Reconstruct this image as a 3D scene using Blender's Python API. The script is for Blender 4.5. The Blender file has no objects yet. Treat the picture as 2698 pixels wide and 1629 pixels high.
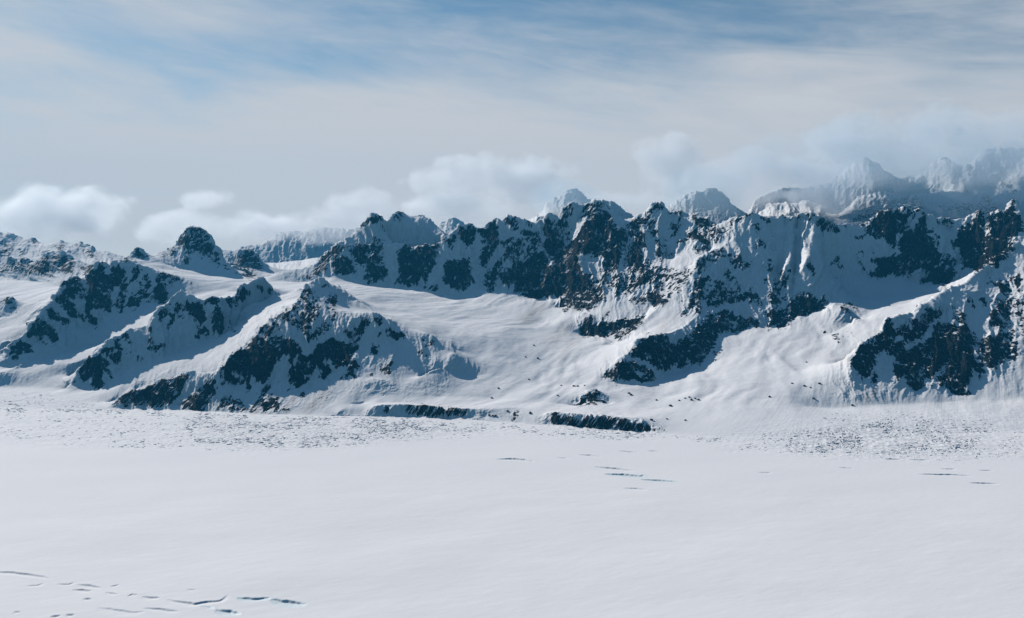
import bpy, math, random
import numpy as np
from mathutils import Vector
random.seed(7)
rng = np.random.default_rng(7)

# ------------------------------------------------------------------ camera model (metres, glacier surface at z = 0)
F, CX, CY = 2117.0, 1349.0, 814.5            # focal length and centre of the photograph in its own pixels
PITCH = math.atan((814.5 - 690.0) / F)
CP, SP = math.cos(PITCH), math.sin(PITCH)
CAM_H = 800.0

def ray(px, py):
    x = (np.asarray(px, float) - CX) / F; y = (CY - np.asarray(py, float)) / F
    X, Y, Z = x, CP + SP * y, -SP + CP * y
    return np.arctan2(X, Y), Z / np.hypot(X, Y)      # azimuth, tangent of elevation

def to_photo(X, Y, Z):
    z = Z - CAM_H
    f = Y * CP - z * SP
    return CX + F * X / f, CY - F * (Y * SP + z * CP) / f

def on_plane(px, py, z=0.0):
    th, t = ray(px, py)
    r = (z - CAM_H) / t
    return r * np.sin(th), r * np.cos(th)
# ---------------------------------------------------------------- survey data
# Every outline below was read off the photograph on ten map sheets; each sheet has an origin (source pixels)
# and 4.4 sheet units per source pixel.  "S" is plain source pixels.
SHEET = {'A': (0, 580), 'B': (0, 800), 'C': (540, 500), 'D': (540, 800), 'E': (1060, 480), 'F': (1060, 780),
         'G': (1590, 480), 'H': (1590, 780), 'I': (2138, 360), 'J': (2138, 580), 'K': (2138, 800), 'S': (0, 0)}

def pts(sheet, s):
    a = np.array([float(v) for v in s.split()]).reshape(-1, 2)
    k = 1.0 if sheet == 'S' else 4.4
    return a / k + np.array(SHEET[sheet], float)

# break lines: (x, y, range) in source pixels and metres; 'z:' lines give a height instead of a range.
# name: (kind, text, back_distance, back_drop)
LINES = []
def line(txt, back=None, zval=None):
    a = np.array([float(v) for v in txt.split()])
    a = a.reshape(-1, 2 if zval is not None else 3)
    LINES.append((a, back, zval))

# edge of the flat glacier
line("-150 1075 0 1073 160 1077 289 1077 523 1083 676 1092 881 1095 1085 1099 1242 1105 1340 1113 1560 1128 1755 1143 1900 1152 2100 1148 2300 1142 2500 1138 2698 1134 2850 1134", zval=0)
# lateral moraine wall, its crest and the trough behind it
line("890 1078 930 1068 960 1066", zval=34)
line("985 1065 1075 1065 1130 1069 1172 1074", zval=57)
line("1190 1075 1235 1077 1290 1078 1365 1075 1420 1081", zval=46)
line("1440 1086 1500 1091 1560 1095 1600 1097 1660 1107 1700 1113", zval=52)
line("1730 1120 1755 1128", zval=40)
line("930 1063 1075 1061 1235 1072 1365 1071 1420 1076 1500 1086 1600 1091 1700 1106", zval=47)
# ---- M2, front centre peak
line("289 1075 4405 330 1032 4430 364 1030 4440 398 1018 4460 432 1000 4490 477 993 4510 498 976 4530 530 985 4500 567 989 4440 579 973 4450 595 957 4480 608 936 4540 626 923 4600 638 918 4640 658 898 4700 676 884 4740 695 861 4790 708 850 4810 726 832 4850 750 827 4880 767 818 4920 779 802 4990 792 775 5100 801 761 5160 808 748 5220 824 741 5260 847 732 5300", back=(170, 60))
line("847 732 5300 860 742 5330 872 748 5400 890 752 5600", back=None)
line("847 732 5300 845 770 5180 862 800 5080 885 816 5010 922 820 4980 958 826 4960 979 822 4960 1006 829 4950 1017 839 4950 1040 855 4950 1074 870 4950 1100 878 4930 1121 875 4920 1135 878 4920 1146 898 4880 1174 910 4850 1180 920 4830")
line("922 820 4980 881 877 4800 840 918 4690 790 955 4600")
line("979 822 4960 960 860 4880 925 905 4790 905 960 4590")
line("1017 839 4950 1000 870 4850 985 905 4790 975 945 4670 972 985 4540")
line("726 832 4850 745 870 4720 765 905 4650 745 945 4560")
line("579 1012 4480 640 1015 4460 676 1016 4430 735 1005 4470 781 1024 4450 820 1020 4460 847 1006 4480 900 1003 4490 938 1000 4500 979 996 4470 1010 1000 4460 1060 1012 4450 1110 990 4520 1150 970 4580 1178 952 4650 1190 925 4780")
line("473 1073 4370 500 1045 4395 530 1018 4420 556 998 4440")
# ---- M3
line("189 1014 4790 209 968 4850 227 948 4890 250 940 4920 273 914 4970 300 890 5030 332 877 5090 347 866 5120 391 855 5190 406 846 5180 412 828 5220 428 810 5260 446 790 5320 477 764 5400 505 782 5380 525 792 5370 540 795 5380 563 779 5420 575 792 5440 595 786 5520 622 782 5600 628 765 5660 638 754 5740 655 751 5800 667 741 5860 694 734 5950 713 745 6000 722 762 6000", back=(230, 60))
line("200 1018 4770 257 1031 4730 285 1010 4780 318 972 4900 375 966 4920 416 959 4930 439 941 5020 480 925 5120 520 906 5200 560 891 5280 590 870 5380 625 825 5560 660 805 5700 700 790 5850 722 775 5950")
line("477 764 5400 470 820 5290 440 870 5160 420 930 5020")
line("563 779 5420 570 830 5330 580 870 5290")
# ---- glacier tongue between M2 and M3
line("790 760 6150 740 780 6050 700 795 5950 650 825 5700 610 860 5450 560 905 5180 500 945 4930 430 985 4780 360 1025 4690 300 1060 4520")
# ---- M4
line("-150 985 5050 7 950 5100 25 923 5180 27 907 5200 55 889 5260 75 875 5310 100 834 5430 127 811 5520 141 785 5650 166 760 5760 182 739 5840 198 725 5900 218 739 5920 232 728 5950 248 710 6000 266 694 6050 277 691 6070 286 712 6070 307 687 6120 314 685 6140", back=(260, 90))
line("314 685 6140 341 690 6150 355 698 6150 385 705 6170 409 716 6200 445 720 6220 484 735 6250 520 745 6270 560 753 6300 590 750 6350 625 760 6300 640 775 6200")
line("-150 990 4900 10 975 4950 52 962 5060 107 945 5200 134 933 5280 165 920 5350 214 912 5450 255 900 5500 275 905 5430 300 890 5300")
line("60 935 5180 95 905 5330 140 865 5480 190 855 5590 220 862 5640 250 862 5670 280 830 5740 322 822 5790 348 815 5830 386 800 5900 432 804 5960 500 778 6050")
# snow terrace behind M4
line("364 690 6900 409 690 7000 477 709 7020 540 727 7020 592 727 7000 640 738 6900 700 742 6750")
line("364 656 7100 380 668 7120 402 685 7050", back=(250, 120))
line("364 656 7100 341 678 7050")
line("350 690 6500 430 700 6650 520 725 6650 600 738 6600")
# ---- left glacier tongue
line("-150 736 7500 0 733 7500 50 740 7400 91 744 7300 130 748 7150 166 759 7000 182 752 6900")
line("-150 800 6500 0 800 6400 68 807 6300 120 800 6300")
line("-150 865 5700 0 864 5750 45 864 5700 80 850 5800")
line("-150 909 5420 0 909 5420 20 895 5460")
line("-150 968 5080 0 972 5060 100 970 5050 200 955 5090 260 930 5200")
line("-150 1023 4850 0 1023 4850 90 1022 4840 180 1030 4800")
line("-150 785 6180 0 785 6180 25 783 6150 45 802 6100 52 815 6050")
line("-150 845 5930 0 842 5930 25 839 5950 50 825 5980")
# ---- M6 far left ridges
line("-150 722 7650 0 725 7650 12 705 7680 25 678 7720 45 684 7700 100 691 7650 120 671 7650 136 669 7650 172 671 7620 200 687 7560 227 694 7480 250 705 7400 300 700 7500", back=(350, 120))
line("-150 614 9000 0 614 9000 25 607 9000 45 616 9000 68 637 9000 78 634 9000 86 622 9000 98 633 9000 107 644 9000 125 648 9000 139 646 8950 159 641 8900 218 641 8850 234 653 8800 250 662 8700 273 666 8700 302 671 8700 327 680 8700 350 686 8700", back=(500, 400))
# ---- dome peak and little crag
line("402 687 7120 418 673 7220 432 660 7270 450 650 7320 466 635 7360 475 632 7370 482 614 7420 500 605 7440 514 604 7450 532 610 7440 545 623 7420 554 634 7400 565 650 7370 579 675 7300 590 686 7260 610 705 7200 626 720 7100", back=(350, 380))
line("602 680 7900 640 661 7920 658 657 7930 672 668 7920 681 686 7880 692 716 7800", back=(300, 250))
line("610 695 7600 650 717 7600 692 722 7600 760 720 7500")
# ---- M7a pale massif far behind
line("560 665 11300 600 662 11400 676 648 11500 700 639 11600 720 620 11650 738 609 11700 774 605 11700 808 609 11700 840 598 11700 881 600 11700 910 606 11700 938 600 11700 1000 610 11700", back=(700, 500))
line("640 712 11000 700 708 11000 770 705 11000 850 705 11000 950 700 11000")
line("738 609 11700 735 650 11350 720 680 11150")
line("840 598 11700 810 650 11300 790 690 11080")
line("881 600 11700 870 640 11380")
# ---- M5 the great wall
line("708 734 6850 740 714 6980 770 711 7000 801 709 7020 831 695 7080 854 675 7160 874 659 7220 906 639 7300 926 620 7360 935 611 7380 948 597 7420 960 582 7450 972 573 7470 983 566 7480 1006 573 7550 1022 577 7720 1047 560 7980 1063 568 8050 1090 566 8050 1109 563 8050 1119 573 8000 1144 582 7950 1158 594 7850 1170 612 7700", back=(450, 300))
line("708 738 6800 776 746 6800 808 746 6820 850 738 6850 881 730 6880 940 746 6880 1004 757 6880 1060 760 6850 1110 765 6830 1140 773 6800 1205 787 6740 1245 786 6740 1265 782 6750 1287 761 6820 1310 766 6780 1355 774 6720 1383 781 6680 1424 795 6600 1469 783 6600 1480 790 6570")
line("1010 640 7230 1060 645 7220 1074 655 7190 1110 652 7190 1124 648 7190 1158 644 7200 1160 635 7220 1178 621 7260 1196 612 7290 1215 594 7320 1249 591 7340 1255 605 7330 1278 594 7340 1294 585 7360 1307 573 7380 1324 585 7360 1335 571 7380 1362 575 7370 1387 580 7350 1410 589 7330 1435 578 7330 1446 564 7330 1476 569 7300 1483 548 7330 1505 537 7330 1533 546 7300 1551 535 7300 1578 532 7280 1601 544 7250 1604 555 7230 1620 566 7210 1647 582 7170 1676 573 7150 1695 562 7150 1717 553 7140 1722 537 7160 1747 539 7150 1758 560 7110 1779 557 7100 1804 562 7080 1830 571 7040 1863 578 6930 1888 596 6860 1908 589 6820 1926 578 6800 1954 573 6760 1974 562 6740 1990 566 6730 2010 573 6720 2049 575 6700 2063 566 6710 2090 573 6690 2113 560 6690 2144 566 6680 2147 574 6690 2183 578 6710 2206 592 6740 2233 592 6760 2261 595 6790 2280 592 6810 2306 576 6840 2329 562 6840 2356 555 6830 2379 553 6820 2406 560 6800 2429 555 6800 2445 567 6790 2474 576 6780 2492 574 6770 2513 583 6760 2538 578 6740 2583 560 6700 2600 568 6680 2615 562 6670 2652 562 6640 2661 540 6650 2670 528 6650 2677 537 6640 2683 565 6620 2698 576 6600 2850 580 6550", back=(420, 330))
# buttresses and gullies of the wall
line("983 566 7480 992 620 7330 1000 680 7150 1005 740 6930")
line("1255 605 7330 1250 660 7200 1255 720 7030 1262 775 6800")
line("1307 573 7380 1330 650 7130 1345 700 7000 1350 765 6760")
line("1430 590 7320 1425 650 7170 1445 700 7020")
line("1578 532 7280 1560 600 7020 1540 680 6780 1500 760 6560")
line("1540 555 7290 1500 620 7140 1470 690 6960")
line("1722 537 7160 1690 610 6950 1640 690 6650 1600 760 6350")
line("1804 562 7080 1790 620 6900 1770 690 6650")
# lit aprons under the wall and the two lower rock steps
line("1471 814 6450 1500 812 6330 1537 823 6120 1560 800 6200 1600 780 6250 1640 760 6300 1690 770 6200")
line("1526 885 5800 1560 889 5720 1583 889 5680 1622 905 5480 1650 880 5620 1681 853 5800 1730 800 6050")
line("1537 823 5960 1580 855 5810 1620 845 5830 1680 840 5850 1700 830 5880")
line("1622 912 5350 1681 862 5560 1740 808 5870 1790 740 6150 1830 690 6380 1880 655 6600")
# rib R5a
line("1974 562 6740 1930 630 6570 1897 655 6470 1865 665 6380 1840 684 6270 1826 730 6090 1817 787 5850 1831 810 5740 1840 832 5640 1800 860 5380 1763 878 5200 1730 885 5100 1681 896 4970 1654 932 4850 1620 960 4760 1590 998 4690")
line("1585 1004 4620 1635 1010 4640 1722 1014 4640 1756 978 4920 1817 964 5060 1858 945 5150 1890 888 5480 1930 880 5580 1990 856 5740 2012 868 5680 2060 862 5680 2100 840 5780 2147 824 5880 2180 800 5980")
line("1860 818 5760 1900 815 5830 1940 820 5840 1975 835 5810")
line("1930 690 6330 1920 760 6080 1905 815 5840")
line("2000 620 6560 1985 700 6290 1995 780 6010 2010 820 5840")
# bright rib right of it and its black nose
line("2092 574 6680 2086 640 6440 2072 690 6270 2060 730 6150")
line("2098 580 6740 2096 640 6570 2096 700 6390 2085 760 6120 2060 830 5850")
line("2145 572 6640 2140 630 6420 2125 680 6240 2113 706 6180")
line("2113 706 6180 2130 730 6150 2160 750 6130 2190 780 6060 2220 800 5960")
line("2160 590 6750 2168 650 6560 2185 710 6420")
line("2066 578 6740 2064 640 6560 2060 690 6400 2045 770 6080")
# right wall foot, shaded cirque
line("2200 700 6520 2260 715 6500 2297 732 6470 2340 738 6450 2388 736 6440 2433 749 6400 2493 756 6350 2540 730 6350 2580 715 6300")
line("2195 735 6400 2235 775 6220 2274 786 6150 2340 775 6200 2420 772 6180 2479 781 6100")
line("2429 555 6800 2405 620 6650 2385 665 6570 2440 690 6520 2520 705 6440")
line("2583 560 6700 2570 640 6530 2560 700 6420")
line("2513 583 6760 2490 620 6690 2510 660 6590 2530 700 6460")
# right snow basin floor
line("2400 800 5900 2320 810 5900 2250 850 5650 2200 875 5480 2120 905 5250 2040 945 5000 1950 975 4820 1850 1004 4640 1790 1044 4460 1740 1046 4430 1690 1035 4450 1650 1040 4380")
line("2230 940 4950 2150 960 4800 2060 990 4620 1960 1020 4440 1850 1060 4250 1720 1080 4150")
line("2200 800 5820 2240 830 5680 2262 845 5560")
# ---- M1 right front peak
line("2243 973 4470 2240 966 4500 2249 936 4550 2265 914 4600 2302 884 4710 2322 870 4760 2338 840 4850 2347 841 4860 2388 830 4940 2422 814 5010 2456 789 5100 2499 761 5200 2525 752 5270 2554 739 5350 2581 716 5430 2606 698 5500 2627 685 5550 2649 666 5600 2679 647 5650 2698 652 5660 2850 640 5680", back=(260, 130))
line("2499 761 5200 2506 812 5060 2479 834 4990 2452 859 4910 2411 895 4790 2383 914 4710 2354 957 4590")
line("2606 716 5480 2583 762 5300 2579 796 5150 2592 864 4900 2572 932 4660")
line("2679 660 5620 2660 740 5350 2655 830 5050 2650 900 4790")
line("2540 780 5170 2540 840 4990 2550 900 4780 2545 960 4580")
line("2243 975 4440 2270 998 4410 2297 1016 4390 2361 993 4440 2395 1005 4420 2411 1032 4370 2450 1010 4410 2480 1012 4400 2524 1046 4340 2558 1042 4340 2575 1010 4440 2590 998 4470 2613 966 4540 2650 955 4570 2681 942 4620 2850 940 4650")
line("2130 1075 4230 2200 1078 4230 2270 1072 4230 2330 1068 4240 2400 1066 4240 2470 1062 4250 2560 1054 4270 2620 1056 4260 2698 1050 4280 2850 1050 4280")
# ---- snow basin between M2 and M5
line("888 746 6500 930 752 6550 981 759 6500 1040 765 6500 1100 778 6500 1160 790 6480 1220 800 6450 1280 800 6480 1340 815 6300 1400 835 6120 1440 850 6000")
line("900 765 6150 949 784 6050 1010 800 5950 1063 815 5850 1128 841 5750 1200 850 5750 1315 850 5800 1400 870 5700 1460 880 5650")
line("960 805 5520 1040 835 5380 1110 858 5290 1200 880 5270 1300 887 5330 1392 907 5340 1460 930 5180 1520 960 5000")
line("1195 925 4960 1287 939 4990 1360 950 5020 1430 960 4980 1500 985 4820")
line("1110 1000 4560 1180 985 4640 1280 985 4720 1380 1000 4680 1446 1016 4600 1520 1012 4600 1580 1005 4620")
line("1000 1045 4340 1090 1040 4350 1219 1045 4360 1355 1050 4340 1430 1062 4280 1530 1072 4270")
line("1523 1071 4270 1535 1044 4320 1565 1023 4370 1590 1040 4340 1598 1070 4270")
# ---- far peaks behind the wall
line("1158 588 11000 1180 575 11000 1196 569 11000 1219 587 11000", back=(500, 500))
line("1433 557 8850 1455 525 8900 1480 503 8950 1503 492 8950 1526 500 8950 1551 530 8900", back=(600, 700))
line("1578 531 7950 1600 527 7950 1622 533 7950 1642 553 7900 1674 575 7800", back=(300, 250))
line("1758 546 8800 1779 530 8850 1810 507 8900 1829 505 8900 1856 510 8900 1867 491 8950 1879 487 8950 1897 500 8950 1915 525 8900 1926 544 8850", back=(600, 700))
line("1740 590 8350 1800 590 8350 1860 592 8350 1940 592 8350")
line("1420 570 8450 1480 568 8450 1560 560 8450")
line("1999 566 9500 2017 541 9500 2035 530 9500 2079 535 9500 2113 532 9500 2138 528 9500 2170 545 9400 2200 560 9300", back=(260, 380))
line("2213 575 9000 2240 540 9100 2265 508 9200 2283 515 9200 2327 509 9200 2355 516 9200 2388 521 9200 2445 505 9300 2480 495 9500", back=(260, 420))
line("1990 520 10000 2060 490 10000 2140 492 10050 2183 478 10100 2245 432 10200 2279 404 10200 2320 438 10150 2360 470 10100 2422 466 10100 2486 406 10150 2520 440 10150 2556 436 10200 2593 392 10250 2627 387 10250 2698 386 10250 2850 380 10250", back=(800, 900))
line("2593 392 10250 2560 440 9950 2535 500 9450 2545 550 8900")
line("2698 400 10200 2640 470 9800 2600 540 9200")
line("2486 410 10150 2500 470 9700")
line("2279 408 10200 2300 470 9700")
line("2588 516 9300 2606 520 9300 2630 550 9000")
line("2190 592 8600 2250 588 8650 2310 574 8700 2400 562 8750 2500 575 8750 2600 568 8750 2700 565 8750 2850 560 8750")
line("2265 508 9200 2240 560 8900 2225 585 8650")
line("2327 509 9200 2330 550 8900 2340 572 8700")
line("2388 521 9260 2380 545 9050")
line("2445 505 9300 2425 540 8950 2415 562 8740")

# rock patches: sheet, strength (0..1: solid rock high, scattered ribs near 0.5, snow 0), outline
ROCK = []
def rock(sheet, v, *polys):
    for p in polys:
        ROCK.append((pts(sheet, p), v))
# broad scattered ribs first, solid crags over them, snow strips last
rock('A', .42, "0 230 300 380 340 450 200 440 0 300")
rock('A', .45, "800 280 980 280 1170 440 1100 440 900 330", "2070 440 2160 380 2220 480 2150 520 2080 480")
rock('A', .52, "0 550 60 480 130 440 200 460 440 490 530 400 620 400 880 470 860 600 730 610 620 590 610 680 520 650 400 620 300 650 220 640 100 590 40 610 0 640", "0 340 130 340 130 400 60 450 0 480")
rock('A', .55, "1790 600 1850 580 2000 590 2130 680 2060 720 1980 780 1900 720 1830 700", "1540 530 1600 530 1650 580 1640 620 1560 640 1530 600", "1840 400 1920 340 1990 320 2060 400 2010 450 1900 430", "1380 460 1500 430 1500 450 1400 490")
rock('A', .62, "610 300 700 275 760 350 700 360 620 340", "340 240 380 190 430 230 440 300 380 290", "0 910 100 890 170 920 200 990 140 980 80 970 50 940 0 950", "90 1010 200 1030 210 1080 110 1060", "0 1240 30 1250 20 1340 0 1350",
     "2010 290 2050 240 2090 240 2120 150 2200 110 2270 105 2340 130 2420 200 2464 260 2464 440 2340 420 2200 340 2150 330 2060 300", "1830 1100 1930 1000 2010 960 2100 960 2200 960 2170 1060 2060 1080 2010 1180 2030 1250 1960 1240 1930 1200 1980 1110 1880 1140 1840 1150")
rock('A', .7, "1500 440 1600 335 1680 380 1770 460 1690 475 1600 450", "1370 830 1450 720 1560 640 1620 650 1600 700 1500 750 1460 790 1470 870 1450 940 1450 1010 1410 1060 1350 1020 1350 920", "1670 640 1720 640 1750 800 1740 960 1690 970 1680 880 1650 850 1690 760",
     "1930 1200 1980 1300 1950 1320 1920 1290", "1810 1240 1870 1290 1820 1280", "1720 1220 1770 1330 1740 1340 1700 1280", "2270 1270 2310 1220 2330 1350 2290 1340", "2050 1110 2110 1100 2120 1160 2070 1160", "2160 740 2230 730 2270 770 2180 770", "1220 650 1290 640 1310 740 1300 850 1240 760")
rock('A', .78, "800 700 870 640 940 690 960 760 1000 830 960 900 950 1000 970 1160 900 1170 830 1110 760 1060 710 1010 700 930 640 920 620 905 700 830 740 780",
     "1010 680 1100 570 1170 500 1230 500 1220 560 1190 600 1240 690 1280 720 1260 780 1190 830 1270 880 1310 950 1290 1060 1230 1090 1210 1020 1100 1030 1050 1020 1040 1100 1100 1150 1130 1220 1090 1250 1030 1210 1000 1130 970 1000 990 880 1010 800 1000 720",
     "1490 850 1560 880 1640 790 1640 720 1680 740 1650 880 1600 1000 1540 1040 1490 1020 1500 930", "560 1000 620 1020 670 1100 700 1130 830 1190 830 1220 750 1200 680 1170 590 1140 540 1070",
     "430 1120 500 1150 520 1230 560 1240 690 1335 620 1390 520 1370 490 1330 470 1290 460 1380 500 1410 590 1420 540 1480 460 1420 440 1340 380 1350 330 1330 300 1330",
     "450 480 530 430 560 470 610 600 600 670 520 640 420 610 400 560", "640 530 740 510 860 540 860 600 730 610 640 580", "890 560 940 505 1010 510 1110 560 1010 640 950 600", "2200 330 2300 280 2464 350 2464 440 2380 430 2260 370", "2330 1240 2410 1240 2410 1310 2350 1330")
rock('A', .92, "1300 560 1360 510 1410 540 1450 590 1450 650 1400 720 1360 760 1330 740 1300 640", "1780 790 1850 740 1920 780 1950 850 1900 880 1950 930 1920 980 1860 990 1800 930", "2190 1000 2260 950 2340 960 2360 1050 2380 1150 2380 1190 2310 1190 2260 1150 2170 1060",
     "1020 680 1150 660 1180 760 1140 830 1180 900 1270 940 1230 1010 1070 1010 1010 840", "720 980 850 960 930 1060 950 1150 900 1160 780 1060")
rock('A', 0.05, "940 780 880 880 850 960 900 1050 960 1150 965 1000 930 900", "780 890 830 920 830 950 770 940")
rock('B', .6, "1310 430 1460 350 1560 440 1480 450 1400 420 1370 470 1330 470", "1590 420 1660 430 1620 450", "1450 550 1530 580 1480 590", "1590 600 1660 650 1600 690", "1200 500 1400 480 1400 700 1300 690 1180 600", "50 1130 170 1060 180 1070 100 1130", "1050 1100 1080 1060 1130 1065 1080 1100")
rock('B', .72, "120 570 200 540 240 590 200 650 150 640 110 600 40 660 60 620", "1690 440 1750 390 1820 440 1930 530 1870 540 1700 530 1740 480", "880 760 860 900 830 940 840 870", "1250 750 1300 800 1290 870 1240 800")
rock('B', .9, "240 400 400 560 330 580 250 570 170 530 130 540 110 490 130 465 190 460",
     "920 740 1000 650 1100 620 1150 600 1200 640 1250 680 1290 720 1210 800 1190 880 1210 930 1200 970 1130 1000 1080 960 1050 940 1080 830 1010 890 970 950 930 890 910 800")
rock('C', .5, "1950 540 2100 560 2090 640 1980 620", "1500 700 2050 560 2100 900 1900 880 1700 700", "90 830 220 820 210 860 90 860", "210 870 260 870 420 970 300 970 220 940", "2020 390 2100 470 2200 520 2050 470", "1390 1290 1480 1170 1530 1260 1500 1380 1420 1360")
rock('C', .62, "0 530 60 590 180 770 90 810 0 780", "390 970 520 950 660 1010 560 1050 440 1020", "360 1240 380 1170 430 1120 510 1130 500 1170 550 1200 480 1210 440 1280 390 1290", "720 1110 790 1110 790 1160 740 1170", "240 1270 290 1240 370 1290 390 1360 330 1370 250 1310",
     "1040 1330 1110 1210 1150 1150 1250 1170 1330 1290 1330 1487 810 1487 870 1440 1000 1400", "1880 700 1960 690 1990 750 1900 760", "1740 490 1850 350 1950 290 2050 320 2030 380 1900 360 1800 450", "2190 330 2240 265 2310 310 2240 380", "1290 1150 1430 1110 1440 1150 1320 1170")
rock('C', .75, "610 1150 690 1120 690 1160 610 1180", "970 1010 1150 980 1340 960 1320 1000 1100 1020", "0 1300 100 1235 150 1290 140 1390 210 1487 90 1487 110 1370 30 1340", "2350 1230 2390 1200 2440 1240 2430 1270 2370 1250", "2290 1320 2380 1340 2464 1390 2464 1410 2360 1370")
rock('C', .86, "360 830 440 720 520 690 590 740 640 850 675 960 600 940 480 940 400 880", "1280 900 1380 770 1470 700 1600 610 1620 680 1540 740 1450 800 1420 860 1360 960 1260 960", "1820 1000 1930 1020 1930 1060 1850 1050", "2230 730 2290 650 2330 690 2420 690 2464 660 2464 1080 2400 1140 2330 1120 2230 1090 2210 1040 2260 930 2250 840")
rock('C', .95, "1480 850 1520 790 1620 770 1700 850 1750 930 1720 990 1620 970 1530 1000 1500 950", "1680 720 1780 660 1850 690 1850 760 1930 850 1860 880 1800 880 1720 790", "1850 920 1900 870 1980 840 2060 880 2120 930 2080 1020 2000 1070 1950 1020 1880 960")
rock('D', .55, "290 150 350 200 360 350 330 350 250 260", "50 1100 130 950 150 1050 90 1180 30 1190", "860 1260 1000 1090 1080 1050 960 1240", "1150 1250 1300 1080 1420 920 1400 980 1300 1130 1180 1250", "1640 100 1700 90 1780 120 1700 130")
rock('D', .64, "820 140 1050 0 1330 0 1330 130 1200 250 1230 330 1130 380 1010 250 870 190", "440 520 600 370 680 270 820 140 870 300 700 400 560 540", "1180 380 1330 260 1400 180 1540 70 1560 100 1470 250 1400 350 1250 420", "1600 260 1700 320 1780 250 1830 140 1910 200 1880 320 1800 400 1740 450 1660 380", "1950 130 2050 150 2080 200 1990 230", "1980 380 2090 260 2070 330",
     "160 1130 300 1050 400 1090 490 1190 440 1260 330 1240 220 1230 130 1240", "1340 1080 1440 1000 1490 990 1440 1110 1380 1140", "1950 1270 2080 1165 2140 1160 2110 1280 2050 1280 2070 1180 1990 1220")
rock('D', .78, "0 0 150 0 210 150 220 270 170 340 100 330 90 250 120 120 90 40", "0 260 30 280 30 350 0 350", "980 760 1060 660 1130 570 1230 600 1280 740 1230 850 1200 900 1100 950 1060 1000 1010 960 960 860", "1900 670 1930 680 1910 760", "890 1000 960 970 1000 1030 940 1080", "1080 1040 1200 1020 1160 1090 1080 1090", "1900 500 1980 480 2010 530 1980 600 1930 600", "1910 850 1940 790 1960 850")
rock('D', .93, "170 770 230 720 300 600 380 535 460 560 560 480 680 420 760 400 820 370 870 390 950 380 1020 390 1050 480 1130 490 1140 570 1060 640 980 690 980 560 910 560 870 620 800 680 780 800 720 910 640 940 590 910 600 860 560 800 540 780 520 850 540 1010 480 990 470 850 460 880 350 930 270 930 200 940 165 860",
     "1210 560 1310 500 1300 470 1400 440 1500 370 1560 440 1700 470 1800 470 1730 570 1680 650 1600 760 1560 700 1500 770 1430 620 1390 640 1460 790 1390 870 1340 910 1320 830 1320 730 1240 660", "1560 880 1640 770 1690 670 1780 680 1770 730 1720 760 1760 860 1690 870 1660 830 1610 890", "2090 270 2200 300 2340 380 2310 440 2200 420 2110 360", "1990 770 2080 700 2180 680 2170 720 2100 740 2170 790 2100 840 2030 820", "690 1150 780 1060 850 1080 870 1160 840 1220 700 1280 650 1270")
rock('D', 0.05, "300 810 430 815 460 830 430 850 320 835 230 850 200 880 210 840")
rock('E', .5, "450 700 520 620 540 700 460 720", "1150 660 1420 640 1420 840 1300 930 1180 870", "2040 1060 2464 1020 2464 1200 2350 1220 2200 1230 2040 1220", "2060 380 2150 240 2290 230 2390 290 2380 350 2220 360", "1660 430 2000 480 1950 640 1700 640")
rock('E', .62, "540 640 620 580 690 500 830 490 860 600 840 720 790 780 720 750 700 680 640 660 560 780 530 740", "1190 400 1340 420 1350 520 1260 560 1240 480 1200 480", "1360 560 1500 520 1590 600 1600 700 1500 840 1440 860 1400 780 1460 680 1400 620", "1640 480 1720 380 1730 560 1680 640 1640 560", "1840 390 1870 290 1960 260 1980 330 1900 460 1850 560 1740 680 1650 690 1700 600", "1680 650 1900 600 2000 700 1950 780 1750 800", "1420 440 1470 430 1540 490 1470 520")
rock('E', .76, "940 1190 1000 1030 1080 920 1130 880 1200 900 1110 1050 1080 1180 1060 1290 1000 1240 950 1240", "230 1190 330 1200 420 1220 350 1270 280 1220")
rock('E', .9, "0 730 60 770 130 770 280 740 420 720 440 760 390 860 390 960 350 1010 330 1080 280 1140 220 1130 160 1180 60 1220 0 1180", "500 940 560 900 700 920 760 880 790 980 810 1100 870 1130 800 1210 680 1250 580 1210 480 1170 490 1060", "870 550 1000 480 1085 410 1100 560 1140 700 1110 760 1050 820 1000 900 950 1000 920 1030 900 940 900 830 930 720 900 620", "1860 1340 2060 1240 2300 1230 2330 1330 2250 1420 2150 1487 1810 1487 1830 1420")
rock('E', .94, "1110 1100 1200 1020 1330 950 1450 860 1560 790 1640 840 1670 900 1700 980 1730 1100 1730 1250 1650 1370 1600 1400 1590 1330 1440 1360 1420 1310 1310 1330 1300 1240 1200 1190",
     "2000 700 2110 480 2180 360 2380 360 2400 470 2464 480 2464 720 2370 760 2340 830 2250 860 2150 870 2060 800 2030 880 2060 1070 2120 1060 2180 1180 2040 1220 2020 1290 1900 1310 1780 1340 1730 1250 1740 1050 1760 900 1650 780 1640 690 1740 680 1900 740")
rock('E', 0.03, "940 730 1010 665 1010 700 960 750", "1380 1080 1460 980 1470 1000 1400 1070", "2130 960 2240 940 2220 1040 2110 1060")
rock('F', .62, "290 590 410 600 330 630", "0 430 60 450 20 530 0 530", "140 560 220 740 180 690", "10 90 100 110 200 170 100 150", "600 1320 700 1310 740 1350 700 1390")
rock('F', .74, "210 480 330 520 390 560 280 560", "200 640 300 650 310 680 220 690", "1870 430 1960 350 1950 390 1900 430", "2010 590 2080 530 2060 580", "1590 1430 1610 1380 1625 1385 1605 1440", "890 1400 910 1340 940 1330 910 1400")
rock('F', .8, "20 1380 70 1255 310 1250 460 1270 480 1330 420 1380 320 1390 240 1400 120 1390", "490 1340 560 1290 700 1310 750 1340 740 1400 600 1405 500 1385")
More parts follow.
